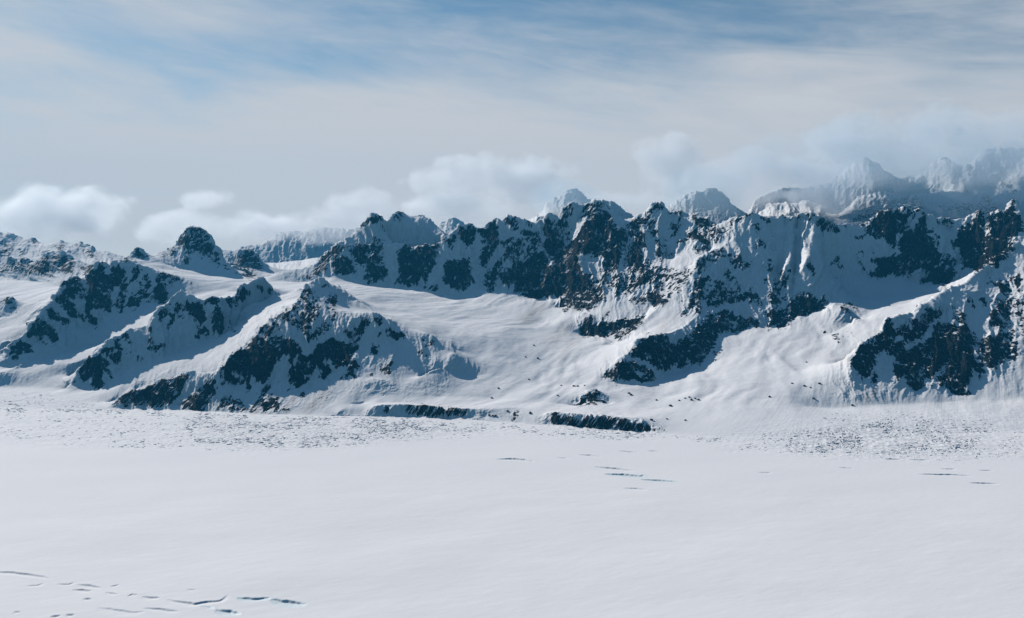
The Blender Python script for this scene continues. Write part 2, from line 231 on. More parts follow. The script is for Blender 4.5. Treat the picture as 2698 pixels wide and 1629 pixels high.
rock('F', .9, "1230 1460 1310 1285 1380 1290 1350 1380 1270 1470", "2030 1280 2080 1160 2220 1070 2300 1120 2290 1160 2230 1220 2300 1190 2350 1240 2340 1290 2270 1270 2180 1270 2060 1295", "1810 150 1860 60 1900 0 2380 0 2250 120 2130 200 2100 150 2000 190 1950 160 1880 200",
     "2050 450 2080 330 2130 220 2190 200 2230 280 2160 350 2250 330 2350 320 2464 300 2464 490 2300 480 2200 490 2090 490", "2350 230 2410 180 2400 260 2300 340 2280 330")
rock('S', .86, "1440 1115 1463 1092 1492 1096 1529 1101 1567 1096 1605 1096 1637 1101 1670 1110 1699 1115 1732 1120 1757 1129 1753 1141 1708 1141 1670 1139 1637 1132 1600 1134 1558 1129 1520 1120 1482 1117")
rock('B', .84, "1290 1195 1450 1020 1600 1015 1750 960 1900 880 2100 850 2190 775 2180 850 2150 940 2050 1090 1960 1180 1850 1220 1750 1200 1600 1180 1430 1190 1380 1170", "2080 1210 2200 1090 2464 850 2464 1040 2410 1170 2330 1240 2240 1230")
rock('D', .84, "0 920 110 830 100 900 40 1080 0 1180", "480 1240 600 1100 700 960 770 930 770 1000 680 1100 690 1160 560 1260")
rock('G', .5, "550 1150 700 1050 850 1020 1000 1000 1030 1060 900 1250 800 1330 740 1310 600 1280", "1050 450 1300 500 1290 660 1150 600", "1860 980 1920 870 1980 980 1950 1050", "1440 820 1750 900 1700 1000 1500 1000", "600 640 760 700 740 900 640 940", "1980 1150 2150 1100 2100 1400 1960 1480")
rock('G', .6, "0 1210 120 1090 300 1000 480 980 640 980 800 950 850 1080 780 1000 700 1100 500 1150 350 1130 200 1180 100 1250", "830 360 940 350 960 400 860 430", "780 480 900 470 900 540 760 640", "2230 390 2300 340 2460 380 2440 420 2330 420 2280 450", "1850 1130 1920 1140 1900 1250", "1130 1240 1500 1250 1750 1250 1840 1370 1830 1430 1600 1330 1480 1430 1350 1430 1200 1440", "1300 580 1460 500 1400 600 1280 720", "1040 1080 1100 930 1180 890 1250 830 1380 790 1440 830 1300 900 1200 1000 1130 1060")
rock('G', .74, "390 430 560 320 580 250 690 260 690 310 600 330 540 420 480 480 430 540 380 570 300 630 260 720 200 800 220 850 300 740 380 570 460 570 500 700 430 800 480 900 450 980 300 1000 220 930 260 870 180 840 160 700 140 560 240 480 300 440",
     "110 1370 170 1200 350 1130 560 1050 550 1150 480 1220 370 1240 280 1310 170 1340", "740 330 830 340 830 390 750 390", "1020 400 1200 420 1260 490 1150 480 1040 440", "1800 410 1890 410 1960 480 1880 470", "1720 750 1780 690 1870 660 1900 740 1790 790 1730 800", "1900 740 1950 780 1930 790", "1270 1130 1340 1120 1440 1200 1420 1240 1320 1220", "1400 1030 1500 1080 1560 1180 1620 1200 1540 1220 1440 1130 1400 1090",
     "2320 850 2464 1050 2440 1060 2320 930", "1460 440 1690 360 1760 380 1680 420 1500 480 1430 540", "1910 1310 1960 1320 1940 1400 1910 1380", "740 820 800 830 810 890 750 870", "500 500 560 480 640 560 560 640", "880 1360 960 1320 900 1410", "480 880 600 900 600 960 530 950")
rock('G', .88, "0 350 60 340 100 450 150 560 150 650 190 700 0 800", "0 830 150 740 190 850 150 1000 0 1090", "390 560 460 570 490 680 420 800 480 900 440 980 310 990 240 920 300 760", "290 1390 330 1330 480 1350 490 1400", "500 1380 510 1270 600 1300 750 1320 760 1370 660 1410 560 1410", "950 640 1030 560 1150 600 1220 660 1220 730 1120 690 980 680", "860 680 960 680 950 720 870 720", "1030 790 1130 740 1230 720 1240 770 1120 810",
     "1720 520 1800 480 1840 550 1750 560", "2020 410 2090 380 2200 410 2130 420", "1500 880 1550 870 1560 940 1520 950", "1130 1100 1240 1100 1250 1180 1150 1240 1130 1400 1140 1487 990 1487 980 1400 1020 1270 1030 1160", "1660 1280 1760 1290 1840 1370 1820 1430 1740 1360", "1380 1360 1480 1360 1480 1420 1420 1440", "1200 1350 1350 1380 1360 1430 1200 1440", "1310 1280 1420 1300 1430 1360 1340 1340", "1480 1300 1640 1300 1660 1350 1500 1370", "2020 1080 2130 1030 2200 1060 2100 1090 2040 1120")
rock('G', .95, "2150 1380 2230 1310 2370 1280 2464 1330 2464 1487 2180 1487")
rock('H', .78, "860 250 880 190 1000 140 1000 200 900 300 850 330", "980 110 1150 0 1140 160 1080 220 1040 140", "1320 490 1390 520 1330 520", "100 1080 170 960 170 1010 130 1060", "1180 150 1280 140 1200 160")
rock('H', .95, "0 340 200 250 480 240 480 290 400 350 280 480 150 550 120 500 0 500", "1860 200 1950 180 2160 130 2200 80 2464 0 2464 200 2350 210 2240 270 2160 310 2120 380 1990 370 1880 400 1880 360 1930 320 1930 260 1870 260",
     "280 670 400 520 540 430 620 440 730 430 760 500 730 590 740 600 880 500 990 430 1100 310 1180 300 1220 270 1170 210 1290 200 1400 170 1550 230 1540 310 1470 330 1450 400 1350 420 1290 500 1310 550 1240 650 1170 690 1180 740 1130 790 1000 800 900 830 800 800 760 860 680 850 550 780 440 720 380 690",
     "1580 220 1600 260 1700 240 1730 300 1690 380 1600 440 1490 430 1470 410 1550 340 1550 280", "1730 320 1770 250 1800 300 1780 370 1740 370", "1240 740 1320 570 1370 560 1360 690 1320 770",
     "0 960 130 780 170 720 200 800 330 720 390 760 480 790 600 940 600 990 430 1020 380 970 360 990 260 990 200 940 60 940")
rock('H', 0.03, "480 715 600 725 590 745 510 745", "630 660 690 645 660 690", "350 640 385 640 375 675 350 670", "440 690 520 790 600 860 540 800 470 730", "385 900 430 850 460 930 400 930")
rock('I', .48, "1350 800 1850 780 1900 880 1500 880 1400 850", "1740 640 1780 560 1880 640 1860 700", "1440 940 1650 960 1650 1050 1560 1080 1450 990", "640 780 900 720 1300 700 1200 800 800 850", "600 500 850 620 1200 660 900 640 700 600", "2170 540 2260 480 2420 700 2300 660")
rock('I', .62, "440 1000 560 850 640 790 730 820 820 850 700 920 640 1010 560 1030", "1890 800 1980 690 2060 690 2150 820 2100 870 1930 870", "1380 1000 1440 1100 1500 1200 1440 1230 1370 1100", "350 1030 530 1050 500 1090 400 1080", "480 1160 560 1130 640 1180 560 1180", "370 1120 430 1150 400 1160", "1590 1190 1650 1200 1680 1300 1620 1260")
rock('I', .8, "100 930 200 960 300 1020 340 1080 290 1130 200 1110 100 1070 50 1000")
rock('I', .92, "610 1090 740 960 850 890 960 870 1110 870 1200 890 1110 960 1110 1060 1050 1110 960 1120 990 1190 970 1270 920 1250 840 1170 760 1160 640 1130",
     "1060 1120 1220 1050 1280 870 1340 920 1330 1060 1380 1160 1480 1250 1440 1290 1520 1380 1600 1350 1690 1487 1350 1487 1150 1390 1050 1330 1000 1290 1040 1200",
     "1690 1110 1750 1040 1860 970 1950 880 2000 920 2030 980 2080 900 2260 890 2300 790 2340 745 2360 780 2330 850 2400 920 2464 980 2464 1080 2330 1200 2290 1300 2200 1400 2120 1480 2050 1487 1740 1487 1720 1350 1690 1240")
rock('I', 0.05, "970 925 1075 935 1000 962", "1200 900 1270 870 1280 910 1160 1070 1150 1060", "2010 960 2030 990 2050 1150 2030 1260 2015 1150", "1740 1160 1800 1110 1815 1175 1780 1150", "1950 1410 1975 1340 1985 1350 1965 1425")
rock('J', .52, "500 390 560 360 650 390 640 420 560 440 600 520 660 600 630 600 570 560 520 480", "690 410 730 400 760 500 700 470", "1640 1020 1720 1000 1800 1100 1750 1190 1650 1170", "2130 500 2250 380 2360 300 2380 320 2260 440 2180 520", "70 1230 140 1200 180 1320 120 1320")
rock('J', .64, "1750 1190 1900 1300 2000 1420 1850 1487 1780 1350", "2340 900 2464 960 2464 1200 2380 1150 2330 1000", "1690 730 1730 700 1730 750", "190 490 240 530 200 530", "1810 870 1880 950 1900 1060 1830 960")
rock('J', .78, "230 470 270 410 320 440 380 540 340 560 250 490", "1080 620 1170 640 1150 690 1080 680", "950 630 990 650 970 680", "310 1010 400 940 450 940 540 960 500 1030 480 1070 400 1070", "60 1300 180 1310 300 1280 380 1310 460 1320 530 1340 510 1370 430 1370 300 1390 230 1350 150 1330",
     "1100 1200 1180 1130 1280 1100 1370 1010 1420 1110 1490 1060 1510 1000 1540 950 1530 1050 1480 1130 1390 1220 1290 1320 1240 1370 1220 1280 1150 1380 1090 1400", "1180 1480 1250 1410 1400 1380 1450 1260 1500 1190 1620 1210 1750 1250 1850 1380 1900 1487",
     "1980 740 2100 710 2170 680 2250 690 2340 810 2340 870 2250 870 2150 750", "2300 630 2400 620 2430 700 2400 780 2440 860 2420 870 2320 740", "2060 1110 2150 1000 2240 880 2310 950 2320 1260 2260 1200 2230 1060 2200 1200 2130 1260 2080 1180", "1960 900 2010 880 2040 990 2010 1020", "2090 920 2150 900 2180 950 2130 990", "2240 1200 2330 1260 2400 1350 2320 1330")
rock('J', .93, "0 890 60 870 130 960 160 1010 80 1070 40 1080 0 1060", "130 880 200 930 190 1000 150 950",
     "840 430 880 400 950 420 1040 390 1110 410 1180 470 1300 500 1400 510 1500 530 1600 540 1690 590 1640 650 1590 740 1540 770 1480 740 1350 710 1310 745 1250 720 1250 690 1330 640 1400 560 1290 580 1170 600 1080 590 1060 630 900 620 870 690 800 690 760 660 700 670 660 640 680 580 750 520 760 430 780 400",
     "1740 560 1800 560 1900 580 2000 540 2060 480 2150 400 2100 350 1720 380 1740 470", "830 1260 880 1140 930 1170 940 1220 980 1240 1090 1240 1090 1320 970 1340 960 1410 700 1487 560 1487 700 1360")
rock('J', 0.05, "1050 360 1110 390 1180 450 1300 490 1430 480 1600 540 1590 555 1430 500 1290 505 1170 465 1100 410")
rock('K', .74, "2060 170 2180 60 2240 150 2280 280 2200 330 2120 230", "2400 150 2464 200 2464 420 2410 330", "2300 330 2400 430 2370 460 2300 400")
rock('K', .95, "455 730 480 620 560 510 720 380 820 310 880 175 920 190 950 260 970 330 960 440 920 500 870 540 820 600 760 590 750 700 700 760 680 830 600 870 540 830 510 790 590 740 480 770",
     "910 500 1080 440 1070 400 1110 370 1200 380 1180 420 1080 500 1060 560 940 630 905 600 920 550", "700 830 750 790 770 860 740 920 710 950 690 910",
     "950 700 1080 560 1200 480 1400 430 1440 340 1430 260 1520 220 1620 240 1720 300 1800 350 1880 440 1920 520 1920 620 2000 700 1990 860 1950 885 1910 800 1870 720 1870 850 1820 860 1830 930 1760 960 1750 1000 1870 1050 1800 1090 1700 1080 1600 1030 1500 970 1450 890 1520 830 1560 680 1450 810 1420 860 1380 830 1340 870 1290 900 1300 940 1210 1025 1180 960 1110 900 1110 840 1050 830 990 850 960 780",
     "1930 480 1960 420 2050 400 2200 350 2300 380 2380 480 2390 600 2340 645 2270 600 2220 650 2210 720 2080 740 2000 690 1950 590")
rock('K', 0.03, "1260 565 1290 580 1380 578 1470 585 1460 602 1300 600", "1370 695 1415 690 1410 705", "585 675 640 690 630 705", "1900 470 1925 480 1915 640 1890 600")

rock('S', .5, "418 675 434 655 452 644 466 633 475 630 482 612 500 603 514 602 532 608 545 622 558 640 572 662 582 684 560 680 540 676 520 668 490 655 470 650 455 668 440 680")
rock('S', .66, "500 655 530 648 556 660 566 680 550 680 520 666", "622 688 640 664 658 657 672 668 681 686 690 710 676 716 650 712 630 702")
rock('I', .55, "560 860 700 780 820 800 930 860 700 930 600 960", "1050 830 1200 770 1320 720 1330 800 1250 850 1100 860", "1880 860 1930 760 2010 700 2090 760 2170 870 2100 900 1960 890")
# brown scree stains on the snow
STAIN = []
for s, p in (('F', "1790 720 1900 560 2060 470 2080 520 1950 620 1850 700"), ('F', "1600 580 1700 480 1900 330 2000 300 1900 450 1750 560"), ('F', "1330 280 1500 150 1620 90 1700 120 1560 260 1430 350"),
             ('K', "230 730 300 690 400 620 490 570 450 650 330 700"), ('K', "560 1180 640 1050 720 960 790 940 780 1060 700 1130 620 1180"), ('K', "970 1090 1010 940 1060 930 1060 1060"), ('D', "860 1260 1000 1090 1080 1050 960 1240"),
             ('D', "530 1270 620 1200 690 1160 680 1240 600 1280"), ('F', "2230 1310 2300 1290 2400 1300 2380 1330 2280 1330"), ('H', "560 480 700 300 860 180 860 260 700 400"), ('D', "1100 1260 1300 1050 1400 980 1480 990 1300 1180 1200 1270")):
    STAIN.append(pts(s, p))

# outlines of the separate mountains (source pixels), far ones first
MOUNT = [
 ('far_right', "1985 575 2035 525 2140 465 2279 400 2486 405 2593 385 2700 380 2860 375 2860 600 2560 580 2400 570 2240 600 2150 580 2060 575"),
 ('far_pair', "1750 560 1779 530 1810 505 1879 485 1926 544 1940 580 1860 590 1780 565"),
 ('far_dome', "1425 565 1455 525 1503 490 1526 500 1556 535 1520 545 1480 560"),
 ('far_stub', "1150 592 1196 567 1225 590 1200 610 1170 610"),
 ('far_pale', "560 665 676 646 738 607 840 596 1000 600 960 640 880 670 830 700 800 712 690 722 690 690 640 655"),
 ('left_range', "-150 610 25 600 86 620 125 645 218 638 302 668 350 688 300 705 250 712 190 745 166 760 91 746 0 736 -150 738"),
 ('dome', "402 690 418 672 466 632 500 602 514 601 545 620 579 672 626 722 592 728 540 728 477 710"),
 ('pyramid', "335 690 364 653 404 688 370 692"),
 ('crag', "602 680 640 659 658 655 681 684 694 722 650 720"),
 ('wall', "708 738 740 712 831 693 906 637 983 563 1047 558 1109 560 1160 592 1178 618 1215 590 1307 570 1335 568 1446 562 1505 534 1578 529 1606 527 1640 555 1680 570 1722 534 1747 537 1804 560 1888 594 1900 600 1880 650 1826 730 1817 787 1840 832 1763 870 1622 908 1583 892 1526 888 1465 820 1424 797 1355 776 1310 768 1287 762 1265 784 1205 790 1140 775 1060 762 940 748 881 732 808 748"),
 ('rib', "1900 600 1926 576 1974 559 2063 563 2113 557 2206 590 2250 600 2297 732 2235 775 2180 803 2147 826 2060 866 1990 858 1930 882 1890 890 1858 948 1817 967 1756 980 1722 1016 1635 1012 1585 1006 1590 998 1654 930 1681 894 1763 876 1840 832 1817 787 1826 730 1880 655"),
 ('right_wall', "2250 600 2306 574 2379 550 2429 553 2492 572 2583 557 2652 560 2670 520 2700 570 2860 575 2860 640 2698 660 2627 690 2554 745 2493 760 2433 752 2388 739 2297 735"),
 ('m4', "-150 985 7 950 27 905 75 873 127 809 198 722 277 688 314 683 409 714 484 733 560 751 640 762 640 780 500 780 432 806 386 803 280 840 255 902 214 914 134 935 52 964 -150 992"),
 ('m3', "185 1020 209 966 273 912 332 875 406 844 477 761 505 780 563 776 622 780 638 752 694 731 724 760 722 777 660 807 625 827 590 872 520 908 439 943 416 961 318 974 257 1031"),
 ('m2', "285 1079 330 1030 398 1016 498 973 567 987 626 921 726 830 779 800 801 759 847 729 872 746 890 780 885 812 979 820 1074 868 1121 873 1146 896 1182 918 1178 954 1110 992 1060 1014 979 1060 930 1066 881 1096 676 1094 523 1085"),
 ('m1', "2240 975 2240 964 2265 912 2338 838 2422 812 2499 758 2554 737 2627 683 2679 644 2860 636 2860 945 2681 945 2613 968 2575 1012 2524 1049 2411 1034 2361 996 2297 1018"),
 ('moraine', "860 1097 930 1064 1075 1062 1235 1078 1365 1070 1500 1088 1600 1093 1757 1122 1805 1142 1755 1146 1560 1131 1340 1116 1242 1108 1085 1102"),
]
# ---------------------------------------------------------------- numeric helpers
def blur(a, s):
    r = max(1, int(3 * s)); k = np.exp(-0.5 * (np.arange(-r, r + 1) / s) ** 2); k /= k.sum()
    for ax in (0, 1):
        p = np.pad(a, [(r, r) if i == ax else (0, 0) for i in (0, 1)], mode='edge')
        n = a.shape[ax]; out = np.zeros_like(a)
        for i, w in enumerate(k):
            out += w * (p[i:i + n] if ax == 0 else p[:, i:i + n])
        a = out
    return a

def up2(a, shape):
    m, n = shape
    yi = np.clip((np.arange(m) - 0.5) / 2, 0, a.shape[0] - 1.001); xi = np.clip((np.arange(n) - 0.5) / 2, 0, a.shape[1] - 1.001)
    y0 = yi.astype(int); x0 = xi.astype(int); fy = (yi - y0)[:, None]; fx = (xi - x0)[None]
    b = a[y0] * (1 - fy) + a[np.minimum(y0 + 1, a.shape[0] - 1)] * fy
    return b[:, x0] * (1 - fx) + b[:, np.minimum(x0 + 1, a.shape[1] - 1)] * fx

def hash3(i, j, k, seed):
    h = (i.astype(np.uint32) * np.uint32(374761393)) ^ (j.astype(np.uint32) * np.uint32(668265263)) ^ (k.astype(np.uint32) * np.uint32(2246822519)) ^ np.uint32(seed * 3266489917 & 0xffffffff)
    h = (h ^ (h >> np.uint32(13))) * np.uint32(1274126177)
    h = (h ^ (h >> np.uint32(16))) * np.uint32(2654435761)
    h ^= h >> np.uint32(15)
    return (h & np.uint32(0xffffff)).astype(np.float32) / np.float32(0xffffff)

def vnoise(x, y, z, seed=1):
    x, y, z = [np.asarray(v, np.float32) + np.float32(4096) for v in (x, y, z)]
    i, j, k = [np.floor(v).astype(np.int64) for v in (x, y, z)]
    u, v, w = x - i, y - j, z - k
    u, v, w = [t * t * t * (t * (t * 6 - 15) + 10) for t in (u, v, w)]
    r = 0
    for a in (0, 1):
        for b in (0, 1):
            for c in (0, 1):
                r = r + hash3(i + a, j + b, k + c, seed) * ((u if a else 1 - u) * (v if b else 1 - v) * (w if c else 1 - w))
    return r * 2 - 1

def fbm(x, y, z, octaves, seed=1, ridged=False, gain=0.5):
    amp, tot, r = 1.0, 0.0, 0
    for o in range(octaves):
        n = vnoise(x * 2 ** o, y * 2 ** o, z * 2 ** o, seed + 17 * o)
        if ridged: n = 1 - 2 * np.sqrt(np.abs(n) + 1e-6) if ridged == 2 else 1 - 2 * np.abs(n)
        r = r + amp * n; tot += amp; amp *= gain
    return r / tot

# ---------------------------------------------------------------- crevasses: the far lip of each, in photograph pixels; depth, width, label
CREV = []
def crev(org, txt, h, w, lab):
    p = np.array([float(v) for v in txt.split()]).reshape(-1, 2) / 1.825 + np.array(org, float)
    x, y = on_plane(p[:, 0], p[:, 1]); CREV.append((np.column_stack([x, y]), h, w, lab))
L_, R_ = (0, 1050), (1348, 1050)
crev(L_, "-60 833 0 836 60 838 120 845 200 858 240 870", 4.5, 15, 'long grey crevasse entering from the left edge of the flat glacier')
crev(L_, "130 905 180 900 210 890", 2.5, 12, 'faint short crevasse just below the long one at the left edge')
crev(L_, "280 893 330 893 360 885", 3, 10, 'thin bent crevasse right of the long one at the left edge')
crev(L_, "370 895 430 900 490 912", 4, 14, 'dark sagging crevasse above the small lens-shaped one, lower left glacier')
crev(L_, "530 905 575 895", 2.5, 9, 'tiny upturned crevasse at the right end of the upper left crack row')
crev(L_, "350 920 395 920 440 927", 4, 14, 'small dark lens-shaped crevasse under the upper left crack row')
crev(L_, "510 933 570 942", 3, 12, 'pale short crevasse between the lens-shaped one and the small arched one')
crev(L_, "612 952 635 942 665 945", 3, 10, 'small arched crevasse in the lower left crack row')
crev(L_, "685 952 725 956 775 958", 4, 13, 'short straight crevasse left of the long wavy one')
crev(L_, "800 967 870 976 930 985 985 978 1060 970 1100 945", 4.5, 16, 'long wavy crevasse turning up at its right end, bottom left')
crev(L_, "970 995 1030 1008", 3, 10, 'thin crevasse leading into the teal one near the bottom edge')
crev(L_, "1040 1014 1100 1019 1160 1033", 6, 22, 'open teal crevasse nearest the bottom edge of the picture')
crev(L_, "1140 957 1220 960 1302 957", 5, 16, 'straight grey crevasse left of the large teal one')
crev(L_, "1305 963 1380 970 1475 985", 6.5, 26, 'largest open crevasse with teal ice, right end of the lower left group')
crev(L_, "470 1008 530 1012 640 1028 700 1022", 3, 24, 'broad soft hollow crevasse near the bottom left edge')
crev(L_, "690 1008 760 1010 860 1026", 4, 13, 'curved crevasse below the long wavy one, bottom left')
crev(L_, "900 918 945 922", 2, 8, 'lone faint crack above the long wavy crevasse')
crev(L_, "405 963 442 966", 4, 11, 'small dark pit crevasse under the lens-shaped one')
crev(L_, "245 1050 292 1046", 4, 11, 'dark crack at the bottom edge, left')
crev(L_, "322 1040 358 1044", 4, 11, 'short dark crack right of the one on the bottom edge')
crev(L_, "70 1028 102 1031", 3, 10, 'small pit nearest the bottom left corner')
crev(R_, "-75 292 0 288 60 293 115 304", 6, 34, 'large tapering crevasse in front of the moraine bank, leftmost of the middle group')
crev(R_, "225 282 274 287", 4, 16, 'small crack right of the large tapering crevasse')
crev(R_, "325 270 380 272 432 281", 5, 22, 'tapering crevasse above the pair of large dark ones')
crev(R_, "515 250 560 255 608 260", 5, 22, 'dark crevasse nearest the foot of the dark moraine face')
crev(R_, "400 327 500 334 590 347", 6, 28, 'upper of the pair of large dark crevasses in the middle')
crev(R_, "445 362 540 363 622 372 634 365", 6.5, 30, 'lower hooked one of the pair of large dark crevasses')
crev(R_, "620 390 720 393 797 401", 5, 20, 'thin long crevasse right of the hooked one')
crev(R_, "540 431 600 432 655 439", 4, 22, 'faint lowest crevasse of the middle group')
crev(R_, "655 250 717 255", 4, 18, 'short crack right of the one at the moraine foot')
crev(R_, "1185 355 1250 357", 3.5, 20, 'faint lone crevasse halfway to the right edge')
crev(R_, "1790 291 1880 292", 4.5, 24, 'grey crevasse below the rubble field at right, left one of two in line')
crev(R_, "1920 294 2008 296", 4.5, 24, 'grey crevasse below the rubble field at right, right one of two in line')
crev(R_, "1950 363 2120 365 2218 373", 5, 22, 'long crevasse darkening to its right end, near the right edge')
crev(R_, "2200 405 2270 406 2342 411", 5, 20, 'lowest thin crevasse near the right edge')
crev(R_, "1575 330 1645 336", 4, 18, 'short crack below the left end of the right-hand rubble field')
crev(R_, "2065 336 2138 340", 4, 18, 'short crack just above the long crevasse near the right edge')
crev(R_, "2245 344 2315 346", 3.5, 16, 'thin crack above the lowest crevasse near the right edge')

def crevasse_field(X, Y):
    dz = np.zeros(X.shape); ci = np.zeros(X.shape, np.int32)
    for n, (p, h, w, _) in enumerate(CREV):
        lo, hi = p.min(0) - 2.2 * w - 5, p.max(0) + 2.2 * w + 5
        m = np.nonzero((X > lo[0]) & (X < hi[0]) & (Y > lo[1]) & (Y < hi[1]))
        if not len(m[0]): continue
        x, y = X[m], Y[m]
        L = np.concatenate([[0], np.cumsum(np.hypot(*np.diff(p, axis=0).T))]); best = np.full(x.shape, 1e9); s = np.zeros(x.shape); v = np.zeros(x.shape)
        for k in range(len(p) - 1):
            d = p[k + 1] - p[k]; l = np.hypot(*d); d = d / l
            t = np.clip((x - p[k, 0]) * d[0] + (y - p[k, 1]) * d[1], 0, l)
            qx, qy = x - p[k, 0] - t * d[0], y - p[k, 1] - t * d[1]; dd = np.hypot(qx, qy)
            u = dd < best; best = np.where(u, dd, best); s = np.where(u, (L[k] + t) / L[-1], s)
            sg = d[0] * qy - d[1] * qx            # > 0 : beyond the lip
            v = np.where(u, np.where(sg > 0, -dd, dd), v)
        wob = fbm(x / 14, y / 14, 0 * x, 2, 300 + n) * 2.5
        v = v + wob
        taper = np.clip(np.sin(np.pi * np.clip(s, 0, 1)), 0, 1) ** .6
        ww = w * (0.35 + 0.65 * taper); hh = h * taper
        ww = 1.25 * ww; rp = np.clip(-v / 4.5, 0, 1)          # the far wall leans back over a few metres
        pit = np.where((v > 0) & (v < ww), -hh * np.clip(1 - v / ww, 0, 1) ** 1.2, np.where(v <= 0, -hh * (1 - rp), 0))
        lip = np.where((v <= 0) & (v > -1.6 * w), 0.22 * hh * np.clip(1 + v / (1.6 * w), 0, 1) ** 2 * rp, 0)
        dz[m] += .8 * (pit + lip)
        ci[m] = np.where((v > -5) & (v < ww) & (hh > .12 * h), n + 1, ci[m])
    return dz, ci

# ---------------------------------------------------------------- elevation model on a polar grid (log range, azimuth)
D = 0.00086
TH0, TH1 = -0.620, 0.620
L0, L1 = math.log(3350.0), math.log(14200.0)
NC = 2 * (int((TH1 - TH0) / D / 2)); NR = 2 * (int((L1 - L0) / D / 2))
d2 = 2 * D; nc, nr = NC // 2, NR // 2
acc = np.zeros((nr, nc)); cnt = np.zeros((nr, nc))

def put(th, lr, z):
    i = np.floor((lr - L0) / d2).astype(int); j = np.floor((th - TH0) / d2).astype(int)
    ok = (i >= 0) & (i < nr) & (j >= 0) & (j < nc)
    np.add.at(acc, (i[ok], j[ok]), z[ok]); np.add.at(cnt, (i[ok], j[ok]), 1)

def dense(a, step=1.0):
    out = [a[:1]]
    for p, q in zip(a[:-1], a[1:]):
        n = max(1, int(np.hypot(*(q - p)[:2]) / step)); t = (np.arange(1, n + 1) / n)[:, None]
        out.append(p + (q - p) * t)
    return np.concatenate(out)

for a, back, zval in LINES:
    if zval is not None:
        th, t = ray(a[:, 0], a[:, 1]); a = np.column_stack([a, (zval - CAM_H) / t])
    else:                                              # the tables give distance straight ahead; turn it into range
        x = (a[:, 0] - CX) / F; a = a.copy(); a[:, 2] = a[:, 2] * np.hypot(x, 1)
    a = a.copy(); a[:, 2] = np.log(a[:, 2])
    d = dense(a, 0.7)
    if len(d) > 2 and a.shape[0] >= 2:                 # also densify long depth runs
        pass
    n = max(1, int(np.abs(np.diff(a[:, 2])).sum() / d2 * 3 / max(len(d), 1)) + 1)
    if n > 1: d = dense(a, 0.7 / n)
    th, t = ray(d[:, 0], d[:, 1]); r = np.exp(d[:, 2]); z = CAM_H + r * t
    if back:                                           # small towers and notches along a crest
        x_, y_ = r * np.sin(th), r * np.cos(th); k_ = np.clip(r / 6500, .6, 1.4)
        sp = fbm(x_ / 42 / k_, y_ / 42 / k_, 0 * x_, 4, 201, True, .75)
        z = z + k_ * 24 * np.sign(sp) * np.abs(sp) ** 1.3
    put(th, d[:, 2], z)
    if back:
        fade = np.minimum(1, np.minimum(np.arange(len(d)), np.arange(len(d))[::-1]) / 40.0)
        rb = r + back[0]
        put(th, np.log(rb), z - back[1] * (0.25 + 0.75 * fade))
# the glacier in front of its traced edge is flat
a, _, _ = LINES[0]; tth, tt = ray(a[:, 0], a[:, 1]); toe = np.log(-CAM_H / tt)
tc_ = np.interp(TH0 + d2 * (np.arange(nc) + .5), tth, toe)
flatm = (L0 + d2 * (np.arange(nr) + .5))[:, None] < tc_[None] - d2
acc[flatm] = 0; cnt[flatm] = 1
# frame of the model: flat glacier in front, low ground behind everything
acc[0:2] = 0; cnt[0:2] = 1
acc[-3:] = 700; cnt[-3:] = 1

pyr = [(acc, cnt)]
while min(pyr[-1][0].shape) > 40:
    a, c = pyr[-1]; m, n = (a.shape[0] + 1) // 2, (a.shape[1] + 1) // 2
    A = np.zeros((2 * m, 2 * n)); C = np.zeros((2 * m, 2 * n)); A[:a.shape[0], :a.shape[1]] = a; C[:a.shape[0], :a.shape[1]] = c
    pyr.append((A.reshape(m, 2, n, 2).sum((1, 3)), C.reshape(m, 2, n, 2).sum((1, 3))))
zz = None
for lev in range(len(pyr) - 1, -1, -1):
    a, c = pyr[lev]; fixed = c > 0; val = np.where(fixed, a / np.maximum(c, 1), 0)
    zz = np.full(a.shape, 400.0) if zz is None else up2(zz, a.shape)
    zz[fixed] = val[fixed]
    for it in range(600 if lev > 2 else (300 if lev else 160)):
        p = np.pad(zz, 1, mode='edge')
        zz = 0.25 * (p[:-2, 1:-1] + p[2:, 1:-1] + p[1:-1, :-2] + p[1:-1, 2:])
        zz[fixed] = val[fixed]
    pass
Z0 = up2(zz, (NR, NC))
lr = L0 + D * (np.arange(NR) + 0.5); th = TH0 + D * (np.arange(NC) + 0.5)
RR = np.exp(lr)[:, None] * np.ones(NC)[None]
SX, SY = np.sin(th)[None], np.cos(th)[None]

# ---------------------------------------------------------------- outlines -> photo-space rasters (2 source pixels per cell)
RW, RH, RO = 1500, 820, 150                     # raster covers x -150..2850
def fill(dst, poly, val, op='set'):
    p = poly.copy(); p[:, 0] = (p[:, 0] + RO) / 2; p[:, 1] /= 2
    x0, y0 = np.maximum(np.floor(p.min(0)).astype(int) - 1, 0); x1, y1 = np.ceil(p.max(0)).astype(int) + 1
    x1, y1 = min(x1, RW), min(y1, RH)
    if x1 <= x0 or y1 <= y0: return
    gy, gx = np.mgrid[y0:y1, x0:x1] + 0.5
    ins = np.zeros(gx.shape, bool)
    for (ax, ay), (bx, by) in zip(p, np.roll(p, -1, 0)):
        if ay == by: continue
        ins ^= ((ay > gy) != (by > gy)) & (gx < (bx - ax) * (gy - ay) / (by - ay) + ax)
    s = dst[y0:y1, x0:x1]; s[ins] = val

